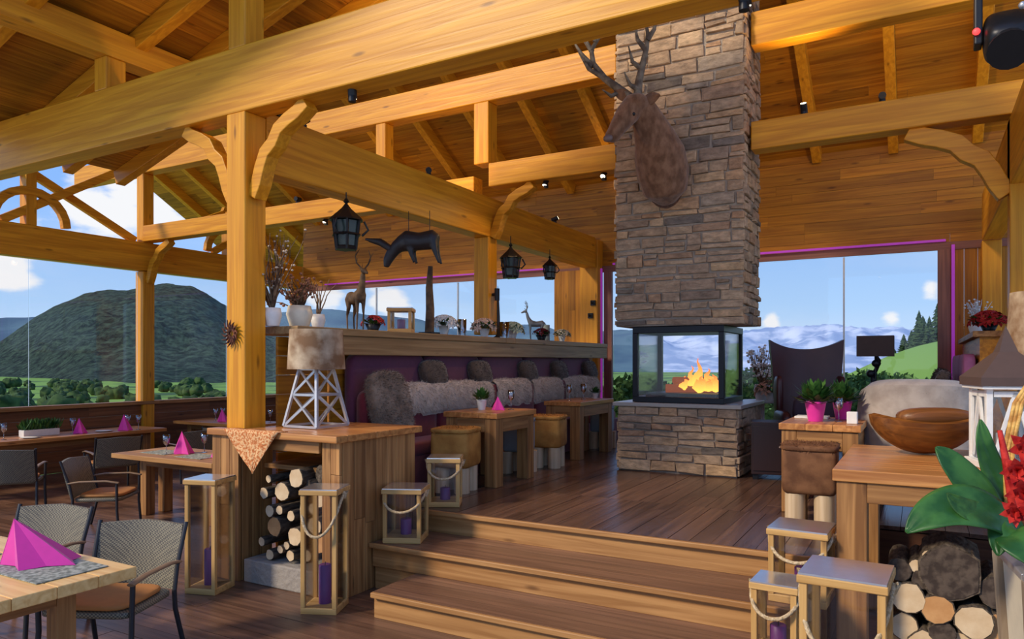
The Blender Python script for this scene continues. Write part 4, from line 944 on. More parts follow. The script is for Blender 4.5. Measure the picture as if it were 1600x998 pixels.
# ------------------------------------------------------------------ mounted stag
random.seed(61)
sg = thing('mounted_stag_head', 'stuffed stag shoulder mount with big antlers hanging on the chimney front', 'hunting trophy', (-2.6, 8.0, 4.0)); SC = Vector((-2.6, 8.0, 4.0))
def P(px, py, Y): return onY(px, py, Y)-SC
STAG = two('stag_fur', (.13, .06, .028), (.25, .13, .07), 16, .35, .65, .9, vec=(1, 1, .6), sheen=.3)
mb = MB()
mb.tube([P(1042, 316, 7.97), P(1040, 300, 7.90), P(1036, 272, 7.84), P(1030, 240, 7.76), P(1020, 208, 7.66), P(1008, 178, 7.55), P(999, 158, 7.48)], [.10, .24, .29, .28, .21, .155, .12], 18)
mb.ell(P(996, 163, 7.42), (.125, .15, .115), 14, 10)
mb.tube([P(994, 162, 7.44), P(980, 178, 7.34), P(966, 198, 7.24), P(957, 213, 7.19)], [.135, .125, .095, .078], 14)
mb.ell(P(957, 212, 7.19), (.085, .08, .07), 12, 8)
mb.build('head_and_neck', STAG, sg, remesh=.018)
def ear(p0, p1, w):
    p0 = P(*p0); p1 = P(*p1); d = p1-p0; s = d.cross(Vector((0, 1, 0))).normalized(); m = MB(); rows = []
    for i in range(8):
        t = i/7; ww = w*math.sin(PI*min(.98, .1+t*.9))**.8; rows.append([p0+d*t+s*(ww*a)+Vector((0, .03*abs(a), 0)) for a in (-1, -.5, 0, .5, 1)])
    m.grid(rows); m.grid([[v+Vector((0, .012, 0)) for v in r][::-1] for r in rows]); return m
ear((1002, 158, 7.42), (1030, 146, 7.38), .065).build('ear', STAG, sg); ear((982, 152, 7.40), (958, 140, 7.36), .06).build('ear', STAG, sg)
for p in ((974, 170, 7.25), (990, 178, 7.28)): m = MB(); m.ell(P(*p), (.02, .02, .02), 10, 8); m.build('eye', plain('eye_black', (.01, .008, .006), .1), sg)
m = MB(); m.ell(P(950, 216, 7.12), (.055, .035, .04), 10, 8); m.build('nose', plain('nose', (.16, .11, .10), .5), sg)
m = MB(); m.tube([P(1040, 300, 7.99), P(1040, 300, 8.02)], [.18, .18], 20); m.build('backing_plaque', darkw('Z'), sg)
ANT = two('antler', (.09, .07, .055), (.20, .17, .13), 12, .4, .6, .7)
def antler(pts, tines, r=.05):
    m = MB(); pp = [P(*p) for p in pts]; n = len(pp); m.tube(pp, [r*(1-.72*i/(n-1)) for i in range(n)], 9)
    for a, b, c in tines: m.tube([P(*a), P(*b), P(*c)], [r*.62, r*.45, .006], 7)
    m.build('antler', ANT, sg)
antler([(984, 152, 7.44), (966, 138, 7.46), (944, 122, 7.5), (927, 100, 7.52), (924, 78, 7.52), (935, 60, 7.5), (948, 46, 7.48)],
       [((972, 142, 7.45), (955, 150, 7.34), (941, 140, 7.26)), ((944, 122, 7.5), (920, 108, 7.45), (904, 82, 7.42)), ((926, 104, 7.5), (908, 84, 7.5), (893, 60, 7.52)), ((925, 80, 7.52), (912, 60, 7.55), (908, 40, 7.58)), ((930, 66, 7.5), (938, 44, 7.5), (934, 28, 7.5))])
antler([(996, 150, 7.45), (998, 128, 7.5), (1004, 102, 7.52), (1010, 76, 7.52), (1012, 52, 7.5), (1008, 30, 7.47)],
       [((997, 140, 7.46), (984, 132, 7.34), (975, 112, 7.28)), ((1002, 108, 7.52), (988, 96, 7.45), (982, 72, 7.42)), ((1010, 80, 7.52), (996, 62, 7.5), (992, 40, 7.48)), ((1012, 62, 7.5), (1022, 46, 7.5), (1026, 30, 7.5))])

# ------------------------------------------------------------------ shelf decorations
SX = -5.0; SZ = 2.152
def SP(px, x=SX, z=SZ):
    k = (px-800)/FPX; d = FW+RT*k; t = x/d.x; return Vector((x, d.y*t, z))
def quadruped(label, cat, p, s, mat, rz=0, antl=True, name='deer_statue', neckup=True, amat=None):
    """faces +Y in its own frame, s = shoulder height"""
    t = thing(name, label, cat, p, rz); m = MB()
    m.tube([(0, -.42*s, .82*s), (0, -.3*s, .86*s), (0, 0, .82*s), (0, .25*s, .86*s), (0, .38*s, .88*s)], [.08*s, .16*s, .14*s, .17*s, .13*s], 12)
    if neckup: hd = Vector((0, .52*s, 1.46*s)); nk = [(0, .3*s, .92*s), (0, .42*s, 1.15*s), (0, .48*s, 1.38*s)]
    else: hd = Vector((0, .72*s, .92*s)); nk = [(0, .3*s, .9*s), (0, .5*s, .98*s), (0, .68*s, .95*s)]
    m.tube(nk, [.13*s, .085*s, .065*s], 10)
    m.tube([hd+Vector((0, -.05*s, .02*s)), hd+Vector((0, .1*s, -.02*s)), hd+Vector((0, .24*s, -.08*s))], [.075*s, .06*s, .035*s], 10)
    for sx in (-1, 1):
        m.tube([(sx*.08*s, .3*s, .82*s), (sx*.08*s, .31*s, .42*s), (sx*.08*s, .28*s, .02*s)], [.07*s, .032*s, .026*s], 8)
        m.tube([(sx*.08*s, -.32*s, .84*s), (sx*.09*s, -.26*s, .6*s), (sx*.09*s, -.38*s, .36*s), (sx*.09*s, -.34*s, .02*s)], [.1*s, .06*s, .032*s, .026*s], 8)
        m.tube([hd+Vector((sx*.05*s, -.03*s, .04*s)), hd+Vector((sx*.15*s, -.05*s, .08*s))], [.03*s, .008*s], 6)
    m.tube([(0, -.42*s, .86*s), (0, -.52*s, .78*s)], [.035*s, .015*s], 6)
    m.build('body', mat, t, remesh=.025*s if s > .3 else .02*s)
    if antl:
        for sx in (-1, 1):
            m = MB(); b = hd+Vector((sx*.04*s, -.02*s, .06*s)); pts = [b, b+Vector((sx*.12*s, -.05*s, .14*s)), b+Vector((sx*.16*s, -.02*s, .3*s)), b+Vector((sx*.08*s, .04*s, .46*s))]
            m.tube(pts, [.022*s, .02*s, .016*s, .008*s], 6)
            for k in (1, 2): m.tube([pts[k], pts[k]+Vector((sx*.02*s, .12*s, .1*s))], [.015*s, .004*s], 5)
            m.tube([b, b+Vector((sx*.02*s, .1*s, .08*s))], [.015*s, .004*s], 5); m.build('antler', amat or mat, t)
    return t
DKW = two('carved_wood', (.06, .035, .02), (.17, .10, .05), 9, .4, .6, .6)
quadruped('carved wooden deer standing on the long shelf left of the small frame lantern', 'statue', SP(556), .40, DKW, .35*PI+PI)
quadruped('small grey metal stag on the long shelf near the corner post', 'statue', SP(838), .30, plain('grey_metal', (.30, .31, .30), .5, .4), PI*.7)
def vessel(label, p, prof, mat, name='vase', cat='vase', group=None, seg=18):
    m = MB(); m.lathe(prof, seg=seg); o = m.build(name, mat, loc=p); return tag(o, label, cat, group)
def twigs(label, p, h, n, mat, spread=.5, pot=None, tips=None, name='twig_arrangement', potr=.08, poth=.16, curly=0.0, tn=60, ts=.012):
    t = thing(name, label, 'arrangement', p)
    m = MB(); m.lathe([(potr*.7, 0), (potr, poth*.6), (potr*.85, poth), (potr*.75, poth), (potr*.85, poth*.6), (0, poth*.5)], seg=16); m.build('pot', pot or WHITE, t)
    m = MB(); tp = []
    for _ in range(n):
        a = random.random()*2*PI; e = random.uniform(.1, spread); q = Vector((0, 0, poth*.7)); pts = [q]; d = Vector((math.cos(a)*e, math.sin(a)*e, 1)).normalized()
        for k in range(5):
            d = (d+Vector((random.uniform(-1, 1), random.uniform(-1, 1), random.uniform(-.5, .5)))*(.18+curly)).normalized(); q = q+d*(h-poth)/5*random.uniform(.7, 1.1); pts.append(q)
        m.tube(pts, [.008, .007, .006, .005, .004, .002], 5); tp += pts[2:]
    m.build('twigs', mat, t)
    if tips:
        m = MB()
        for _ in range(tn):
            q = random.choice(tp)+Vector([random.uniform(-.03, .03) for _ in range(3)]); m.ell(q, (ts, ts, ts*.8), 6, 4)
        m.build('blossoms', tips, t)
    return t
WB = plain('white_blossom', (.80, .80, .78), .7); TWG = two('twig_bark', (.09, .05, .03), (.25, .16, .09), 20)
twigs('tall tangle of dry twigs with pale berries at the left end of the long shelf', SP(426), .95, 26, TWG, .28, tips=plain('pale_berry', (.55, .45, .35), .6), curly=.12, tn=90)
twigs('bushy bundle of dry curled branches in a pale pot beside the tall twigs', SP(468), .58, 30, TWG, .6, pot=CREAM, tips=plain('rusty_leaf', (.30, .12, .06), .7), curly=.35, tn=110, ts=.016, potr=.12, poth=.2)
twigs('antler-like dry branches in a white pot left of the carved deer', SP(497, -5.05), .60, 8, TWG, .4, curly=.12, potr=.07, poth=.14)
def flowers(label, p, r, fm, n=26, pot=None, potr=.07, poth=.08, leafs=True):
    t = thing('flower_bowl', label, 'flowers', p)
    m = MB(); m.lathe([(potr*.7, 0), (potr*1.2, poth), (potr*1.1, poth), (potr*.6, .02), (0, .02)], seg=18); m.build('bowl', pot or BLACK, t)
    m = MB()
    for _ in range(n):
        a = random.random()*2*PI; e = random.random()*1.4; c = Vector((math.cos(a)*math.cos(e)*r, math.sin(a)*math.cos(e)*r, poth+math.sin(e)*r*.75)); nrm = (c-Vector((0, 0, poth*.4))).normalized(); u = nrm.orthogonal().normalized(); w = nrm.cross(u)
        for k in range(6):
            an = 2*PI*k/6; d = (u*math.cos(an)+w*math.sin(an)); s = d.cross(nrm); R = r*.42
            m.add([c, c+d*R*.6+s*R*.25+nrm*.01, c+d*R-nrm*.005, c+d*R*.6-s*R*.25+nrm*.01], [(0, 1, 2, 3)])
    m.build('petals', fm, t)
    if leafs:
        m = MB()
        for _ in range(40):
            a = random.random()*2*PI; c = Vector((math.cos(a)*r*.3, math.sin(a)*r*.3, poth)); d = Vector((math.cos(a), math.sin(a), random.uniform(-.1, .7))).normalized()*r*1.05; s = d.cross(Vector((0, 0, 1))).normalized()*r*.16
            m.add([c, c+d*.6+s, c+d, c+d*.6-s], [(0, 1, 2, 3)])
        m.build('leaves', LEAFD, t)
flowers('bowl of deep red flowers at the feet of the carved deer', SP(583), .11, REDP)
flowers('flat dark bowl with dark red flowers at the far end of the long shelf', SP(846, -4.86), .12, two('dark_red', (.10, .01, .012), (.25, .02, .03), 12), n=20)
flowers('arrangement of small white flowers on the shelf just left of the shelf post', SP(694), .16, WB, 40, WHITE, .06, .12)
flowers('arrangement of white and peach flowers just right of the shelf post', SP(757), .17, plain('peach', (.75, .55, .42), .7), 36, WHITE, .06, .12)
flowers('pale green and white flower bowl beside the black spike', SP(800), .16, plain('pale_green', (.55, .62, .45), .7), 36, WHITE, .07, .12)
flowers('small cream flower pot at the very end of the long shelf by the corner post', SP(878), .13, plain('cream_flower', (.70, .62, .48), .7), 26, WHITE, .05, .1)
make_lantern(.27, .26, 'small open wooden frame lantern on the long shelf', candle=.1, rope=False, loc_=tuple(SP(627)), rz=.5)
t = thing('driftwood_column', 'slim weathered driftwood column on a square foot on the long shelf', 'sculpture', SP(671)); m = MB(); m.mm((-.09, -.09, 0), (.09, .09, .03)); m.build('foot', BLACK, t, bevel=.003)
m = MB(); m.tube([(0, 0, .03), (.01, 0, .3), (-.01, .01, .55), (.015, 0, .80)], [.055, .05, .042, .028], 8); m.build('column', DKW, t)
t = thing('spire_ornament', 'thin black pointed spire standing on the shelf right of the shelf post', 'sculpture', SP(778)); m = MB(); m.lathe([(.06, 0), (.06, .02), (.03, .04), (.028, .3), (.012, .62), (.001, .72)], seg=10); m.build('spire', IRON, t)
vessel('clear glass vase on the long shelf beside the white flowers', SP(722, -4.84), [(.05, 0), (.055, .2), (.051, .2), (.045, .01), (0, .01)], DGLASS, group='glass vases on the long shelf')
vessel('clear glass vase on the long shelf beside the black spire', SP(788, -4.88), [(.06, 0), (.065, .22), (.06, .22), (.055, .01), (0, .01)], DGLASS, group='glass vases on the long shelf')
vessel('grey cylinder candle holder under the small metal stag', SP(852, -5.1), [(.07, 0), (.07, .26), (.064, .26), (.06, .02), (0, .02)], plain('grey_clay', (.30, .34, .30), .7), 'candle_holder', 'candle holder')
# right shelf
flowers('red flowers on the right shelf beside the hide lampshade', (.60, 8.85, 2.142), .17, REDP, 30)
twigs('frosted white twigs on the right shelf left of the red flowers', (.52, 9.4, 2.142), .45, 14, plain('frost_twig', (.6, .62, .64), .6), .5, tips=WB, tn=50)

# ------------------------------------------------------------------ hanging pieces
def pendant_lantern(label, p, s, top):
    """p = centre top of the lantern, top = z of the beam it hangs from"""
    t = thing('iron_pendant_lantern', label, 'lantern', p, .3)
    m = MB(); m.tube([(0, 0, top-p[2]), (0, 0, 0)], .006, 6); m.build('chain', BLACK, t)
    m = MB(); m.lathe([(.012*s, 0), (.03*s, -.03*s), (.012*s, -.05*s), (.05*s, -.1*s), (.16*s, -.2*s), (.17*s, -.215*s)], seg=8, smooth=False); m.build('roof', BLACK, t)
    for k in range(6):
        a = 2*PI*k/6; m = MB(); m.bar((.14*s*math.cos(a), .14*s*math.sin(a), -.21*s), (.10*s*math.cos(a), .10*s*math.sin(a), -.5*s), .02*s, .02*s); m.build('frame_bar', BLACK, t)
    m = MB(); m.lathe([(.105*s, -.5*s), (.115*s, -.48*s), (.1*s, -.46*s)], seg=6, smooth=False); m.lathe([(.15*s, -.36*s), (.135*s, -.34*s), (.125*s, -.36*s)], seg=6, smooth=False); m.build('band', BLACK, t)
    m = MB(); m.lathe([(.09*s, -.49*s), (.12*s, -.22*s)], seg=6, smooth=False); m.build('smoked_glass', plain('smoked', (.03, .05, .05), .15), t)
    for k in range(3):
        a = 2*PI*k/3+.4; m = MB(); pts = [(.17*s*math.cos(a), .17*s*math.sin(a), -.22*s), (.21*s*math.cos(a), .21*s*math.sin(a), -.30*s), (.15*s*math.cos(a), .15*s*math.sin(a), -.36*s)]; m.tube(pts, .012*s, 6); m.build('scroll', BLACK, t)
q = onX(541, 310, -4.86); pendant_lantern('black iron pendant lantern hanging left of the hanging goat figure', q, 1.0, q.z+.06)
q = onX(798, 380, -4.86); pendant_lantern('black iron pendant lantern hanging over the bench right of the shelf post', q, .95, q.z+.1)
q = onX(859, 400, -4.86); pendant_lantern('small black iron pendant lantern hanging closest to the corner post', q, .7, q.z+.1)
# hanging animal figure: black goat with a long straight horn pair, slung on two wires
q = onX(655, 380, -4.86); gt = thing('hanging_animal', 'black metal horned animal figure hanging in the air below the timber plate', 'hanging figure', (q.x, q.y, q.z), -YAW*0+.62*PI)
m = MB()
m.tube([(0, -.22, .03), (0, -.16, .04), (0, 0, .02), (0, .14, .03), (0, .22, .0)], [.06, .11, .10, .12, .08], 12)
m.tube([(0, .16, .02), (0, .26, -.04), (0, .33, -.12)], [.10, .075, .06], 10); m.tube([(0, .30, -.08), (0, .36, -.18), (0, .38, -.26)], [.07, .055, .03], 10)
for sx in (-1, 1):
    m.tube([(sx*.05, -.17, 0), (sx*.055, -.2, -.12), (sx*.05, -.24, -.23)], [.05, .028, .018], 7); m.tube([(sx*.05, .1, -.02), (sx*.055, .07, -.14), (sx*.05, .04, -.22)], [.045, .026, .018], 7)
m.build('body', IRON, gt, remesh=.014)
for sx in (-1, 1): m = MB(); m.tube([(sx*.03, .32, -.06), (sx*.05, .44, .02), (sx*.06, .60, .05)], [.035, .04, .012], 8); m.build('horn', IRON, gt)
for y in (-.12, .12): m = MB(); m.tube([(0, y, .1), (0, y, .36)], .004, 5); m.build('wire', BLACK, gt)
for k in range(4): m = MB(); m.tube([(.112, -.18, -.04+.04*k), (.118, .1, -.04+.04*k)], .006, 5); m.build('metal_strip', SILVER, gt)

# spotlights fixed to the timber: upper ones light the roof, those under beams are added fill
def spot(label, p, aim, energy=60, size=1.0, ang=110, col_=(1, .62, .26), glow=True):
    t = thing('spotlight', label, 'spotlight', p, group='small timber spotlights'); s = size; d = (Vector(aim)-Vector(p)).normalized()
    m = MB(); m.tube([(0, 0, 0), (0, 0, .05*s)], .035*s, 10); m.build('bracket', BLACK, t)
    c = Vector((0, 0, .09*s)); m = MB(); m.tube([c-d*.06*s, c+d*.06*s], .04*s, 12); m.build('housing', BLACK, t)
    m = MB(); m.tube([c+d*.061*s, c+d*.064*s], .033*s, 12); m.build('lens', plain('lamp_lens', (1, .9, .7), emit=(1, .85, .55), es=6), t)
    l = bpy.data.lights.new('spot_lamp', 'SPOT'); l.energy = energy*LAMP; l.color = col_; l.spot_size = math.radians(ang); l.spot_blend = .8; l.shadow_soft_size = .06
    o = bpy.data.objects.new('spot_lamp', l); col.objects.link(o); o.parent = t; o.location = c+d*.08*s; o.rotation_euler = (-d).to_track_quat('Z', 'Y').to_euler()
    return t
spot('added spotlight under the rear tie beam aimed at the bench', (-4.2, 8.31, 4.07), (-4.7, 7.2, 1.2), 60, .9, ang=120)  # added lamp, warms the bench
spot('added spotlight under the rear tie beam aimed at the steps', (-3.4, 8.31, 4.07), (-3.6, 5.2, .6), 90, .9, ang=120)  # added downlight to brighten the steps
spot('added spotlight under the huge front beam near the main post, aimed at the cabinet', (-3.9, 4.34, 3.88), (-4.2, 5.0, 1.2), 45, .9, ang=130)  # extra lamp added to warm the cabinet
spot('added spotlight under the huge front beam toward the right, aimed at the console', (-.9, 4.34, 3.88), (-.5, 5.4, .8), 60, .9, ang=130)  # added warm fill over the console
spot('added spotlight under the terrace tie beam aimed at the tables', (-8.0, 8.31, 3.95), (-8.6, 6.5, .7), 60, .9, ang=130)  # added warm fill for the terrace tables
spot('spotlight on the timber plate just right of the main post', (-5.1, 5.0, 4.035), (-3.5, 8, 6.6), 130, .9)
spot('spotlight on the timber plate left of the shelf post', (-5.1, 7.0, 4.035), (-7.5, 10, 5.3), 90, .9)
spot('spotlight on the timber plate near the corner post', (-5.1, 10.4, 4.035), (-3, 11.6, 5.2), 70, .9)
spot('spotlight on the terrace side of the timber plate, behind the main post', (-5.15, 4.7, 4.035), (-8.2, 4.0, 4.6), 45, .9)
spot('spotlight on the tie beam by the curved brace at upper right', (-.35, 8.31, 4.475), (-.6, 11.6, 5.2), 130, .9)
spot('spotlight on the rear tie beam just right of the chimney', (-1.1, 8.31, 4.475), (-1.2, 6.5, 7.5), 90, .9)
spot('spotlight on the terrace tie beam', (-8.6, 8.31, 4.335), (-9, 11.5, 4.5), 110, .9)
spot('spotlight on the huge front beam near its right end', (.6, 4.34, 4.535), (-.8, 8, 5.6), 130, .9)
for (px, py, lab) in ((741, 455, 'small black wall spotlight on the right side of the shelf post'), ):
    q = onX(px, py, -4.955)
    t = thing('wall_spotlight', lab, 'spotlight', (-4.955, 8.3, q.z)); m = MB(); m.tube([(-.04, 0, 0), (.02, 0, 0)], .02, 8); m.tube([(.03, 0, -.08), (.03, 0, .08)], .035, 10); m.build('housing', BLACK, t)
for i, (px, py) in enumerate(((926, 473), (922, 493))):
    q = onY(px, py, 11.82); t = thing('wall_hook', 'small black hook on the corner post, '+['upper', 'lower'][i], 'hook', (q.x, 11.85, q.z)); m = MB(); m.box((0, -.015, 0), (.09, .03, .09)); m.tube([(0, -.03, 0), (0, -.08, -.02), (0, -.08, .04)], .012, 6); m.build('hook', BLACK, t)
# bow ornament on main post
q = onX(366, 520, PX1); t = thing('antler_wreath', 'small dark spiky wreath hung on the front of the main post', 'wreath', (-5.14, 4.215, q.z))
m = MB()
for k in range(14):
    a = 2*PI*k/14; m.tube([(.03*math.cos(a), 0, .03*math.sin(a)), (.07*math.cos(a+.3), -.02, .08*math.sin(a+.3)), (.10*math.cos(a), -.03, .12*math.sin(a))], [.012, .01, .003], 5)
m.build('sprigs', two('rust_sprig', (.05, .02, .015), (.20, .07, .04), 30), t)
# stage lamp at top right
q = onY(1568, 52, 4.5); t = thing('stage_light', 'black stage light with a red indicator hanging from the front beam at top right', 'stage light', (q.x, 4.345, 3.78))
m = MB(); m.tube([(0, 0, 0), (0, 0, .185)], .02, 8); m.build('hanging_pole', BLACK, t)
m = MB(); m.mm((-.12, -.09, -.07), (.12, .09, 0)); m.build('base', BLACK, t, bevel=.01)
for s in (-1, 1): m = MB(); m.mm((s*.12-.018, -.05, -.36), (s*.12+.018, .05, -.05)); m.build('yoke_arm', BLACK, t, bevel=.008)
m = MB(); R = Matrix.Rotation(.7, 3, 'X'); m.soft((0, 0, -.33), (.2, .30, .2), n=6, p=4, m=R); hd = m.build('head', BLACK, t)
m = MB(); dd = R @ Vector((0, -1, 0)); m.tube([Vector((0, 0, -.33))+dd*.13, Vector((0, 0, -.33))+dd*.19], [.085, .095], 16); m.build('lens_hood', BLACK, t)
m = MB(); m.ell((-.13, -.06, -.30), (.018, .012, .018), 8, 6); m.build('indicator', plain('red_led', (.6, .02, .02), emit=(1, .05, .05), es=2), t)
m = MB(); m.ell((.05, -.15, -.25), (.018, .018, .018), 8, 6); m.build('knob', SILVER, t)

# ------------------------------------------------------------------ console top: bowl, white lantern, lamp
CT = 1.202
bw = MB(); rows = []; n = 30
def bowl(u, k, sc, z0):
    x = -.37+.74*u; e = max(0, 1-(2*u-1)**2)**.55
    a = PI+PI*k/12; return Vector((x*sc, math.cos(a)*.19*e*sc, z0+.0+(math.sin(a)*.22*e*sc)*(1)+.05*(2*u-1)**2))
for k in range(13): rows.append([bowl(i/n, k, 1, .225) for i in range(n+1)])
bw.grid(rows); rows = [[bowl(i/n, k, .9, .235) for i in range(n+1)] for k in range(13)]; bw.grid([r[::-1] for r in rows])
for k in (0, 12): bw.grid([[bowl(i/n, k, 1, .225) for i in range(n+1)], [bowl(i/n, k, .9, .235) for i in range(n+1)]])
o = bw.build('carved_bowl', wood('bowl_wood', (.24, .085, .018), (.12, .04, .010), 'X', .28), loc=(.02, 5.72, CT-.005), rz=YAW*.8); tag(o, 'long carved wooden bowl lying on the console at the right', 'bowl')
m = MB(); m.soft((0, 0, 0), (.5, .22, .14), n=5, p=2.6); o = m.build('wooden_loaf', wood('loaf', (.26, .10, .03), (.14, .05, .014), 'X', .4), loc=(.08, 5.74, CT+.25), rz=YAW*.8); tag(o, 'rounded wooden lid resting in the carved bowl', 'lid')
wl = thing('white_lantern', 'large white wooden lantern with a brown pitched roof on the console', 'lantern', (.44, 5.25, CT), .25)
q = .15; H = .47
for sx in (-1, 1):
    for sy in (-1, 1): m = MB(); m.mm((sx*q-sx*.035, sy*q-sy*.035, .04), (sx*q, sy*q, H)); m.build('corner_post', WHITE, wl, bevel=.003)
m = MB(); m.mm((-q-.02, -q-.02, 0), (q+.02, q+.02, .04)); m.build('base', WHITE, wl, bevel=.004)
m = MB(); m.mm((-q-.03, -q-.03, H), (q+.03, q+.03, H+.02)); m.build('eave', WHITE, wl, bevel=.003)
for a in range(4):
    R = Matrix.Rotation(a*PI/2, 3, 'Z'); m = MB(); lo, hi = .06, H-.02
    m.bar((-q+.04, -q+.01, lo), (0, -q+.01, hi), .015, .02); m.bar((q-.04, -q+.01, lo), (0, -q+.01, hi), .015, .02); m.bar((-q+.04, -q+.01, hi-.01), (q-.04, -q+.01, hi-.01), .015, .03); m.v = [R @ v for v in m.v]; m.build('glazing_bar', WHITE, wl)
    m = MB(); m.mm((-q+.035, -q+.018, .045), (q-.035, -q+.022, H-.03)); m.v = [R @ v for v in m.v]; m.build('glass_pane', GLASS, wl)
m = MB(); RB = plain('brown_roof', (.085, .05, .04), .7)
b = [(-q-.04, -q-.04), (q+.04, -q-.04), (q+.04, q+.04), (-q-.04, q+.04)]; t4 = [(-.05, -.05), (.05, -.05), (.05, .05), (-.05, .05)]
m.add([(x, y, H+.02) for x, y in b]+[(x, y, H+.07) for x, y in b]+[(x, y, H+.22) for x, y in t4]+[(0, 0, H+.38)], [(3, 2, 1, 0)]+[(i, (i+1) % 4, 4+(i+1) % 4, 4+i) for i in range(4)]+[(4+i, 4+(i+1) % 4, 8+(i+1) % 4, 8+i) for i in range(4)]+[(8+i, 8+(i+1) % 4, 12) for i in range(4)]); m.build('roof', RB, wl)
m = MB(); m.lathe([(.05, .041), (.05, .2), (.04, .205), (0, .2)], seg=18); m.build('candle', plain('white_wax', (.8, .78, .7), .4), wl)
m = MB(); m.mm((-.04, -q-.012, .22), (.0, -q, .29)); m.build('latch', BLACK, wl)
hide_lamp('cowhide lampshade lamp at the right edge of the console', (.72, 5.62, CT+.001), 0, .50, 1.07, .26, .23)

# firewood under console (placed on a low cradle)
cr = thing('log_cradle', 'low timber cradle under the console holding firewood', 'rack', (.3, 5.2, 0)); m = MB(); m.mm((-.50, -.25, 0), (.6, .3, .05)); m.build('board', darkw('X'), cr)
right = [(1420, 935, 26, 0), (1464, 953, 24, 1), (1523, 972, 28, 0), (1412, 978, 22, 0), (1485, 895, 44, 2), (1451, 868, 10, 0), (1432, 884, 11, 0), (1516, 876, 10, 0), (1442, 905, 17, 2), (1474, 990, 20, 2), (1405, 890, 18, 2), (1555, 925, 24, 2), (1560, 985, 26, 1), (1400, 1015, 24, 1), (1445, 1025, 24, 0), (1500, 1030, 26, 0)]
rn = ['large pale log in the left column', 'orange-centred log in the middle row', 'large pale log at the lower right', 'pale log at the lower left', 'very thick dark bark-covered log on top', 'thin round log left of the thick dark log', 'thin round log, leftmost of the thin ones', 'thin round log right of the thick dark log', 'dark log under the thin round ones', 'dark log between pale ones at the bottom', 'dark log beside the console leg', 'dark log at the right beside the planter', 'orange log by the planter', 'orange log at the bottom left', 'pale log in the bottom row, middle', 'pale log in the bottom row, right']
for (px, py, r, cc), nm in zip(right, rn):
    p = onY(px, py, 4.93+random.uniform(0, .05)); R = r*4.25/FPX; p.z = max(p.z, .052+R*1.09); p.x = max(p.x, -.19+R)
    log(p, R, .4, 'firewood log under the console, '+nm, [CUT, CUTO, two('dark_end', (.05, .035, .028), (.11, .08, .06), 16)][cc], group='firewood logs under the console')

# ------------------------------------------------------------------ planter with orchid in the right foreground
pt = thing('square_planter', 'tall square cream planter with weathered wooden edges in the right foreground', 'planter', (.50, 3.16, 0), .12)
def taper(w0, w1, z0, z1, sx=1): return [(sx_*w, sy*w, z) for z, w in ((z0, w0), (z1, w1)) for sx_, sy in ((-1, -1), (1, -1), (1, 1), (-1, 1))]
m = MB(); m.add(taper(.15, .21, 0, 1.1), [(3, 2, 1, 0), (4, 5, 6, 7), (0, 1, 5, 4), (1, 2, 6, 5), (2, 3, 7, 6), (3, 0, 4, 7)]); m.build('body', CREAM, pt, bevel=.01)
for sx in (-1, 1):
    for sy in (-1, 1): m = MB(); m.bar((sx*.155, sy*.155, 0), (sx*.215, sy*.215, 1.11), .045, .045, up=(0, 1, 0)); m.build('edge_board', wood('weathered', (.36, .28, .19), (.20, .14, .09), 'Z', .7), pt, bevel=.008)
m = MB()
for a, b in (((-.235, -.235), (.235, -.195)), ((-.235, .195), (.235, .235)), ((-.235, -.194), (-.195, .194)), ((.195, -.194), (.235, .194))): m.mm((a[0], a[1], 1.1), (b[0], b[1], 1.125))
m.build('rim', SILVER, pt, bevel=.004)
oc = thing('orchid_plant', 'big-leaved orchid with a red ribbon and poinsettia blooms growing from the cream planter', 'plant', (.50, 3.16, 1.145)); OC = Vector((.50, 3.16, 1.145))
m = MB(); m.ell((0, 0, -.0), (.17, .17, .035), 14, 6); m.build('moss', LEAFD, oc)
def leaf(pts, w, mat=LEAF, name='leaf', curl=.25, up=(0, 0, 1)):
    pts = [Vector(p) for p in pts]; n = 14; m = MB(); rows = []
    def bez(t):
        q = pts[:]
        while len(q) > 1: q = [a.lerp(b, t) for a, b in zip(q, q[1:])]
        return q[0]
    for i in range(n+1):
        t = i/n; c = bez(t); d = (bez(min(1, t+.02))-bez(max(0, t-.02))).normalized(); s = d.cross(Vector(up)).normalized(); nn = s.cross(d)
        ww = w*(math.sin(PI*min(.995, .06+t*.93))**.75)
        rows.append([c+s*(ww*a)+nn*(curl*ww*abs(a)+.004*math.sin(a*8+i)) for a in (-1, -.6, -.25, 0, .25, .6, 1)])
    m.grid(rows); o = m.build(name, mat, oc, sub=1); md = o.modifiers.new('thickness', 'SOLIDIFY'); md.thickness = .003
def L(px, py, Y): return onY(px, py, Y)-OC
leaf([L(1600, 842, 3.1), L(1540, 770, 3.0), L(1470, 778, 2.95), L(1416, 832, 2.9)], .085, up=(0, -.75, .65), curl=.1)
leaf([L(1580, 840, 3.15), L(1545, 790, 3.1), L(1490, 720, 3.1), L(1462, 698, 3.12)], .06, up=(.3, -.8, .4), curl=.15)
leaf([L(1585, 830, 3.2), L(1560, 760, 3.2), L(1535, 700, 3.2), L(1532, 655, 3.22)], .042, up=(.3, -.8, .4), curl=.15)
leaf([L(1575, 830, 3.1), L(1545, 800, 3.0), L(1510, 810, 2.95), L(1480, 770, 2.95)], .05, mat=LEAFD, up=(0, -.7, .6), curl=.15)
leaf([L(1570, 835, 3.05), L(1580, 830, 2.98), L(1610, 850, 2.95), L(1640, 900, 2.9)], .07, up=(0, -.7, .65), curl=.15)
leaf([L(1590, 830, 3.1), L(1580, 800, 3.05), L(1560, 835, 3.0), L(1560, 868, 2.97)], .05, up=(0, -.8, .5), curl=.1)
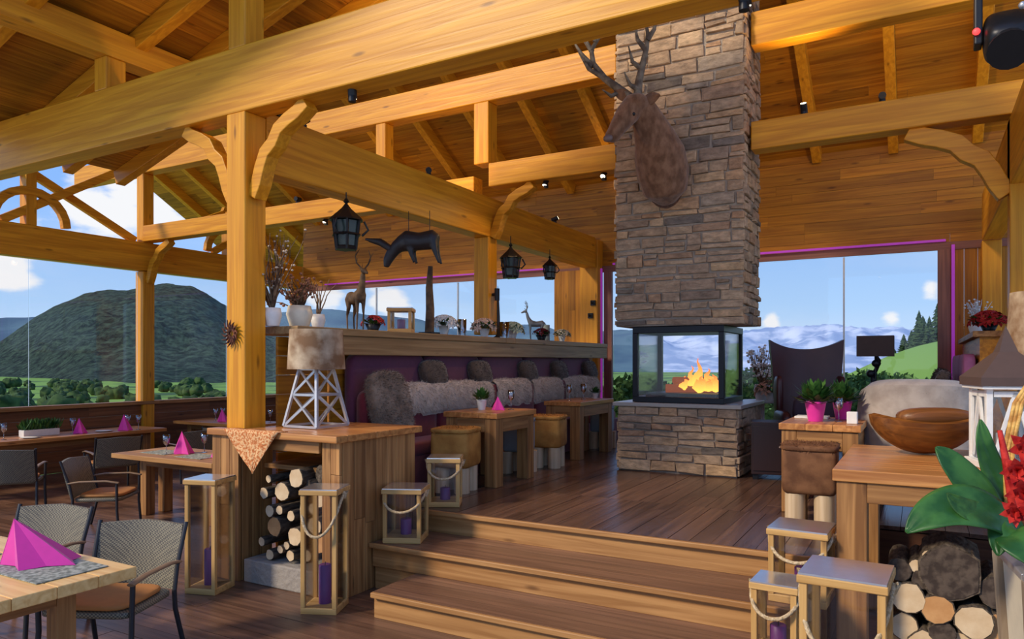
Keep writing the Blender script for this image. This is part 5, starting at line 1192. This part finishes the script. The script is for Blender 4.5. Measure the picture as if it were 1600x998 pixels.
m = MB(); m.tube([L(1590, 830, 3.15), L(1580, 770, 3.12), L(1572, 720, 3.1), L(1562, 672, 3.1)], [.016, .015, .013, .008], 8); m.build('red_ribbon', REDP, oc)
GOLD = two('golden_wicker', (.45, .20, .04), (.75, .45, .12), 30, .4, .6, .5)
m = MB()
for k in range(3): m.tube([L(1592+k*5, 860, 3.2), L(1572+k*6, 790, 3.2), L(1570+k*6, 700, 3.22), L(1585+k*6, 630, 3.24), L(1612+k*6, 590, 3.26)], .008, 6)
m.build('wicker_arc', GOLD, oc)
for i, (px, py, Y, r) in enumerate(((1590, 735, 3.1, .055), (1600, 770, 3.08, .06), (1605, 700, 3.15, .06), (1585, 800, 3.05, .045))):
    m = MB(); c = L(px, py, Y)
    for k in range(14):
        a = k*2.4; e = .2+k*.09; d = Vector((math.cos(a)*math.cos(e), -abs(math.sin(e))*.9, math.sin(a)*math.cos(e))).normalized(); s = d.cross(Vector((0, 1, 0))).normalized(); R = r*1.2
        m.add([c, c+d*R*.55+s*R*.25, c+d*R, c+d*R*.55-s*R*.25], [(0, 1, 2, 3)])
    m.build('poinsettia', REDP, oc)

# ------------------------------------------------------------------ lounge corner right of the chimney
DKR = plain('dark_leather', (.075, .018, .016), .35, var=.3, scale=6)
ac = thing('wing_armchair', 'large dark red leather wing armchair by the window, seen from behind the plants', 'armchair', (-1.13, 9.3, FZ), PI+.35)
ac.scale = (.84, .9, .97)
m = MB(); m.soft((0, .05, .36), (.78, .72, .26), n=6, p=7); m.build('seat', DKR, ac)
rows = []
for i in range(13):
    u = i/12; z = .40+1.07*u
    rows.append([Vector((x, -.33-.12*u+.10*(abs(x)/.5)**2*1.0, z+(.11*(abs(x)/.5)**2.2*u if u > .5 else 0))) for x in [(-.5+1.0*j/14)*(.82+.22*u) for j in range(15)]])
m = MB(); m.grid(rows); m.grid([[v+Vector((0, -.12, 0)) for v in r][::-1] for r in rows])
for sd in (0, -1): m.grid([[r[sd], r[sd]+Vector((0, -.12, 0))] for r in rows])
m.grid([rows[-1], [v+Vector((0, -.12, 0)) for v in rows[-1]]]); m.build('backrest', DKR, ac)
for s in (-1, 1):
    m = MB(); m.soft((s*.42, .02, .50), (.15, .72, .42), n=6, p=4); m.build('armrest', DKR, ac)
    m = MB(); m.soft((s*.43, -.2, .88), (.10, .28, .5), n=6, p=4); m.build('wing', DKR, ac)
    for y in (-.3, .33): m = MB(); m.tube([(s*.34, y, 0), (s*.34, y, .25)], [.02, .035], 8); m.build('leg', darkw('Z'), ac)
o = MB(); o.soft((0, 0, 0), (.46, .14, .34), n=6, p=3.5, jit=.01); o = o.build('cushion', plain('dark_velvet', (.05, .02, .03), .7), loc=(-1.08, 8.98, FZ+.72), rz=.3); tag(o, 'dark cushion on the seat of the wing armchair', 'cushion')
# dark low cabinet before the armchair
sb = thing('side_cabinet', 'dark low cabinet with two small knobs between chimney and armchair', 'cabinet', (-1.32, 8.3, FZ), .2)
m = MB(); m.mm((-.32, -.2, .06), (.32, .2, .62)); m.build('body', plain('espresso', (.03, .012, .010), .35), sb, bevel=.006)
for s in (-1, 1):
    m = MB(); m.mm((s*.155-.145, -.215, .1), (s*.155+.145, -.2, .58)); d_ = m.build('door', plain('espresso', (.03, .012, .010), .35), sb, bevel=.004)
    m = MB(); m.ell((s*.03, -.225, .36), (.012, .012, .012), 8, 6); m.build('knob', SILVER, d_)
for s in (-1, 1):
    for y in (-.15, .15): m = MB(); m.mm((s*.28-.025, y-.025, 0), (s*.28+.025, y+.025, .06)); m.build('leg', BLACK, sb)
# table lamp with brown rectangular shade
q = onY(1368, 543, 9.3)
fl = thing('floor_lamp', 'floor lamp with a dark brown drum shade on a twisted black stand', 'lamp', (q.x, 9.3, FZ))
m = MB(); m.lathe([(.16, 0), (.16, .02), (.03, .05), (.02, .08)], seg=18); m.build('base', BLACK, fl)
m = MB(); zt = q.z-.1-FZ; m.tube([(.035*math.sin(k*.9), .035*math.cos(k*.9), .06+(zt-.06)*k/24) for k in range(25)], [.016+.012*math.sin(k*1.3)**2 for k in range(25)], 7); m.tube([(0, 0, .05), (0, 0, zt)], .012, 7)
for k in range(5): m.ell((random.uniform(-.05, .05), 0, zt-.08-.12*k), (.05, .05, .045), 8, 6)
m.build('stand', BLACK, fl)
m = MB(); m.add([(x*.19, y*.12, z) for z in (zt, zt+.235) for x, y in ((-1, -1), (1, -1), (1, 1), (-1, 1))], [(0, 1, 5, 4), (1, 2, 6, 5), (2, 3, 7, 6), (3, 0, 4, 7), (4, 5, 6, 7)]); m.build('lamp_shade', plain('brown_shade', (.075, .045, .035), .85), fl)
# fur lounge chair
fc = thing('fur_lounge_chair', 'rounded tub chair covered in pale grey-brown fur behind the console', 'armchair', (-.02, 7.35, FZ), 0)
m = MB(); rows = []
for i in range(11):
    u = i/10; z = .12+.95*u; rows.append([Vector((math.sin(a)*(.50+.03*math.sin(u*PI))*(1-.04*u), -.02+math.cos(a)*.44, z-(.22*(abs(a)/1.9)**3*u))) for a in [-1.95+3.9*j/22 for j in range(23)]])
rows = [[Vector((v.x, -v.y, v.z)) for v in r] for r in rows]
inn = [[Vector((v.x*.74, v.y*.74, v.z)) for v in r] for r in rows]
m.grid([r[::-1] for r in rows]); m.grid(inn)
top = [rows[-1], [Vector(((a.x+b.x)/2, (a.y+b.y)/2, a.z+.05)) for a, b in zip(rows[-1], inn[-1])], inn[-1]]; m.grid([r[::-1] for r in top])
for sd in (0, -1): m.grid([[r[sd], s_[sd]] for r, s_ in zip(rows, inn)])
m.tufts(4200, .05, .005, droop=.8); m.build('back_shell', two('pale_fur', (.34, .28, .24), (.46, .39, .34), 9, .35, .65, sheen=.4), fc)
m = MB(); m.soft((0, .02, .34), (.68, .66, .22), n=6, p=5); m.build('seat', FURG, fc)
for x, y in ((-.3, -.25), (.3, -.25), (-.3, .25), (.3, .25)): m = MB(); m.tube([(x, y, 0), (x, y, .24)], .025, 8); m.build('leg', darkw('Z'), fc)
# right bench
rb = thing('wall_bench', 'plum upholstered bench under the right shelf', 'bench', (.2, 10, FZ))
m = MB(); m.mm((-.22, -1.45, 0), (.28, 1.6, .34)); m.build('base', BURG, rb, bevel=.01)
for a, b in ((-1.45, -.45), (-.44, .57), (.58, 1.6)):
    m = MB(); m.soft((.02, (a+b)/2, .41), (.5, b-a-.01, .14), n=5, p=7); m.build('seat_cushion', BURG, rb)
    m = MB(); m.soft((.22, (a+b)/2, .92), (.12, b-a-.01, .86), n=5, p=8); m.build('back_panel', plain('mauve_fabric', (.34, .10, .22), .8, var=.2), rb)
for i, y in enumerate((9.0, 9.75, 10.6)):
    m = MB(); R = Matrix.Rotation(.3, 3, 'Y'); m.soft((0, 0, 0), (.14, .5, .40), n=6, p=3.4, m=R, jit=.015); m.tufts(900, .03, .005); o = m.build('fur_cushion', FURD, loc=(.16, y, FZ+.98)); tag(o, 'dark fur cushion on the right bench, '+['nearest', 'middle', 'furthest'][i], 'cushion', 'dark fur cushions on the right bench')
# orchid arrangement on a small stand at the window
sd_ = thing('plant_stand', 'white round pedestal table by the window right of the chimney', 'table', (-1.95, 10.6, FZ)); m = MB(); m.lathe([(.2, 0), (.2, .02), (.03, .05), (.03, .68), (.28, .70), (.28, .73)], seg=24); m.build('pedestal', WHITE, sd_)
twigs('bushy frosted arrangement with peach flowers on the white pedestal table', (-1.95, 10.6, FZ+.731), .85, 34, TWG, .65, pot=WHITE, tips=WB, tn=160, ts=.02, potr=.12, poth=.22)
flowers('peach orchid flowers on the white pedestal table', (-1.80, 10.42, FZ+.731), .2, plain('peach2', (.72, .42, .28), .7), 24, WHITE, .07, .12)
# hedge bushes right outside the window
for i, (px, r, s) in enumerate(((1190, 15.5, 1.3), (1225, 16.5, 1.5), (1345, 17, 1.0), (1385, 19, 1.1), (1000, 15, 1.0))):
    p = polar(px, r, 0); z = meadow_h(px, r, p); t = thing('garden_shrub', 'leafy garden shrub outside the big window, '+['just right of the chimney', 'second from the chimney', 'left of the floor lamp', 'right of the floor lamp', 'seen behind the glass firebox'][i], 'shrub', (p.x, p.y, z))
    hh = (1.72-.05*i) - z
    m = MB(); m.tube([(0, 0, 0), (0, 0, hh*.6)], [.08, .04], 7); m.build('stem', BARK, t)
    m = MB()
    for k in range(1500):
        d = Vector((random.gauss(0, 1), random.gauss(0, 1), random.gauss(0, 1))).normalized()*random.uniform(.6, 1); c = Vector((d.x*s, d.y*s, hh-.5*s*1.0+d.z*s*.5-.0)); e = Vector((random.uniform(-1, 1), random.uniform(-1, 1), random.uniform(-1, 1))).normalized(); f = e.orthogonal().normalized()*.05; m.add([c, c+e*.07+f, c+e*.16, c+e*.07-f], [(0, 1, 2, 3)])
    m.build('foliage', two('shrub_leaf', (.03, .08, .015), (.13, .24, .06), 5), t)
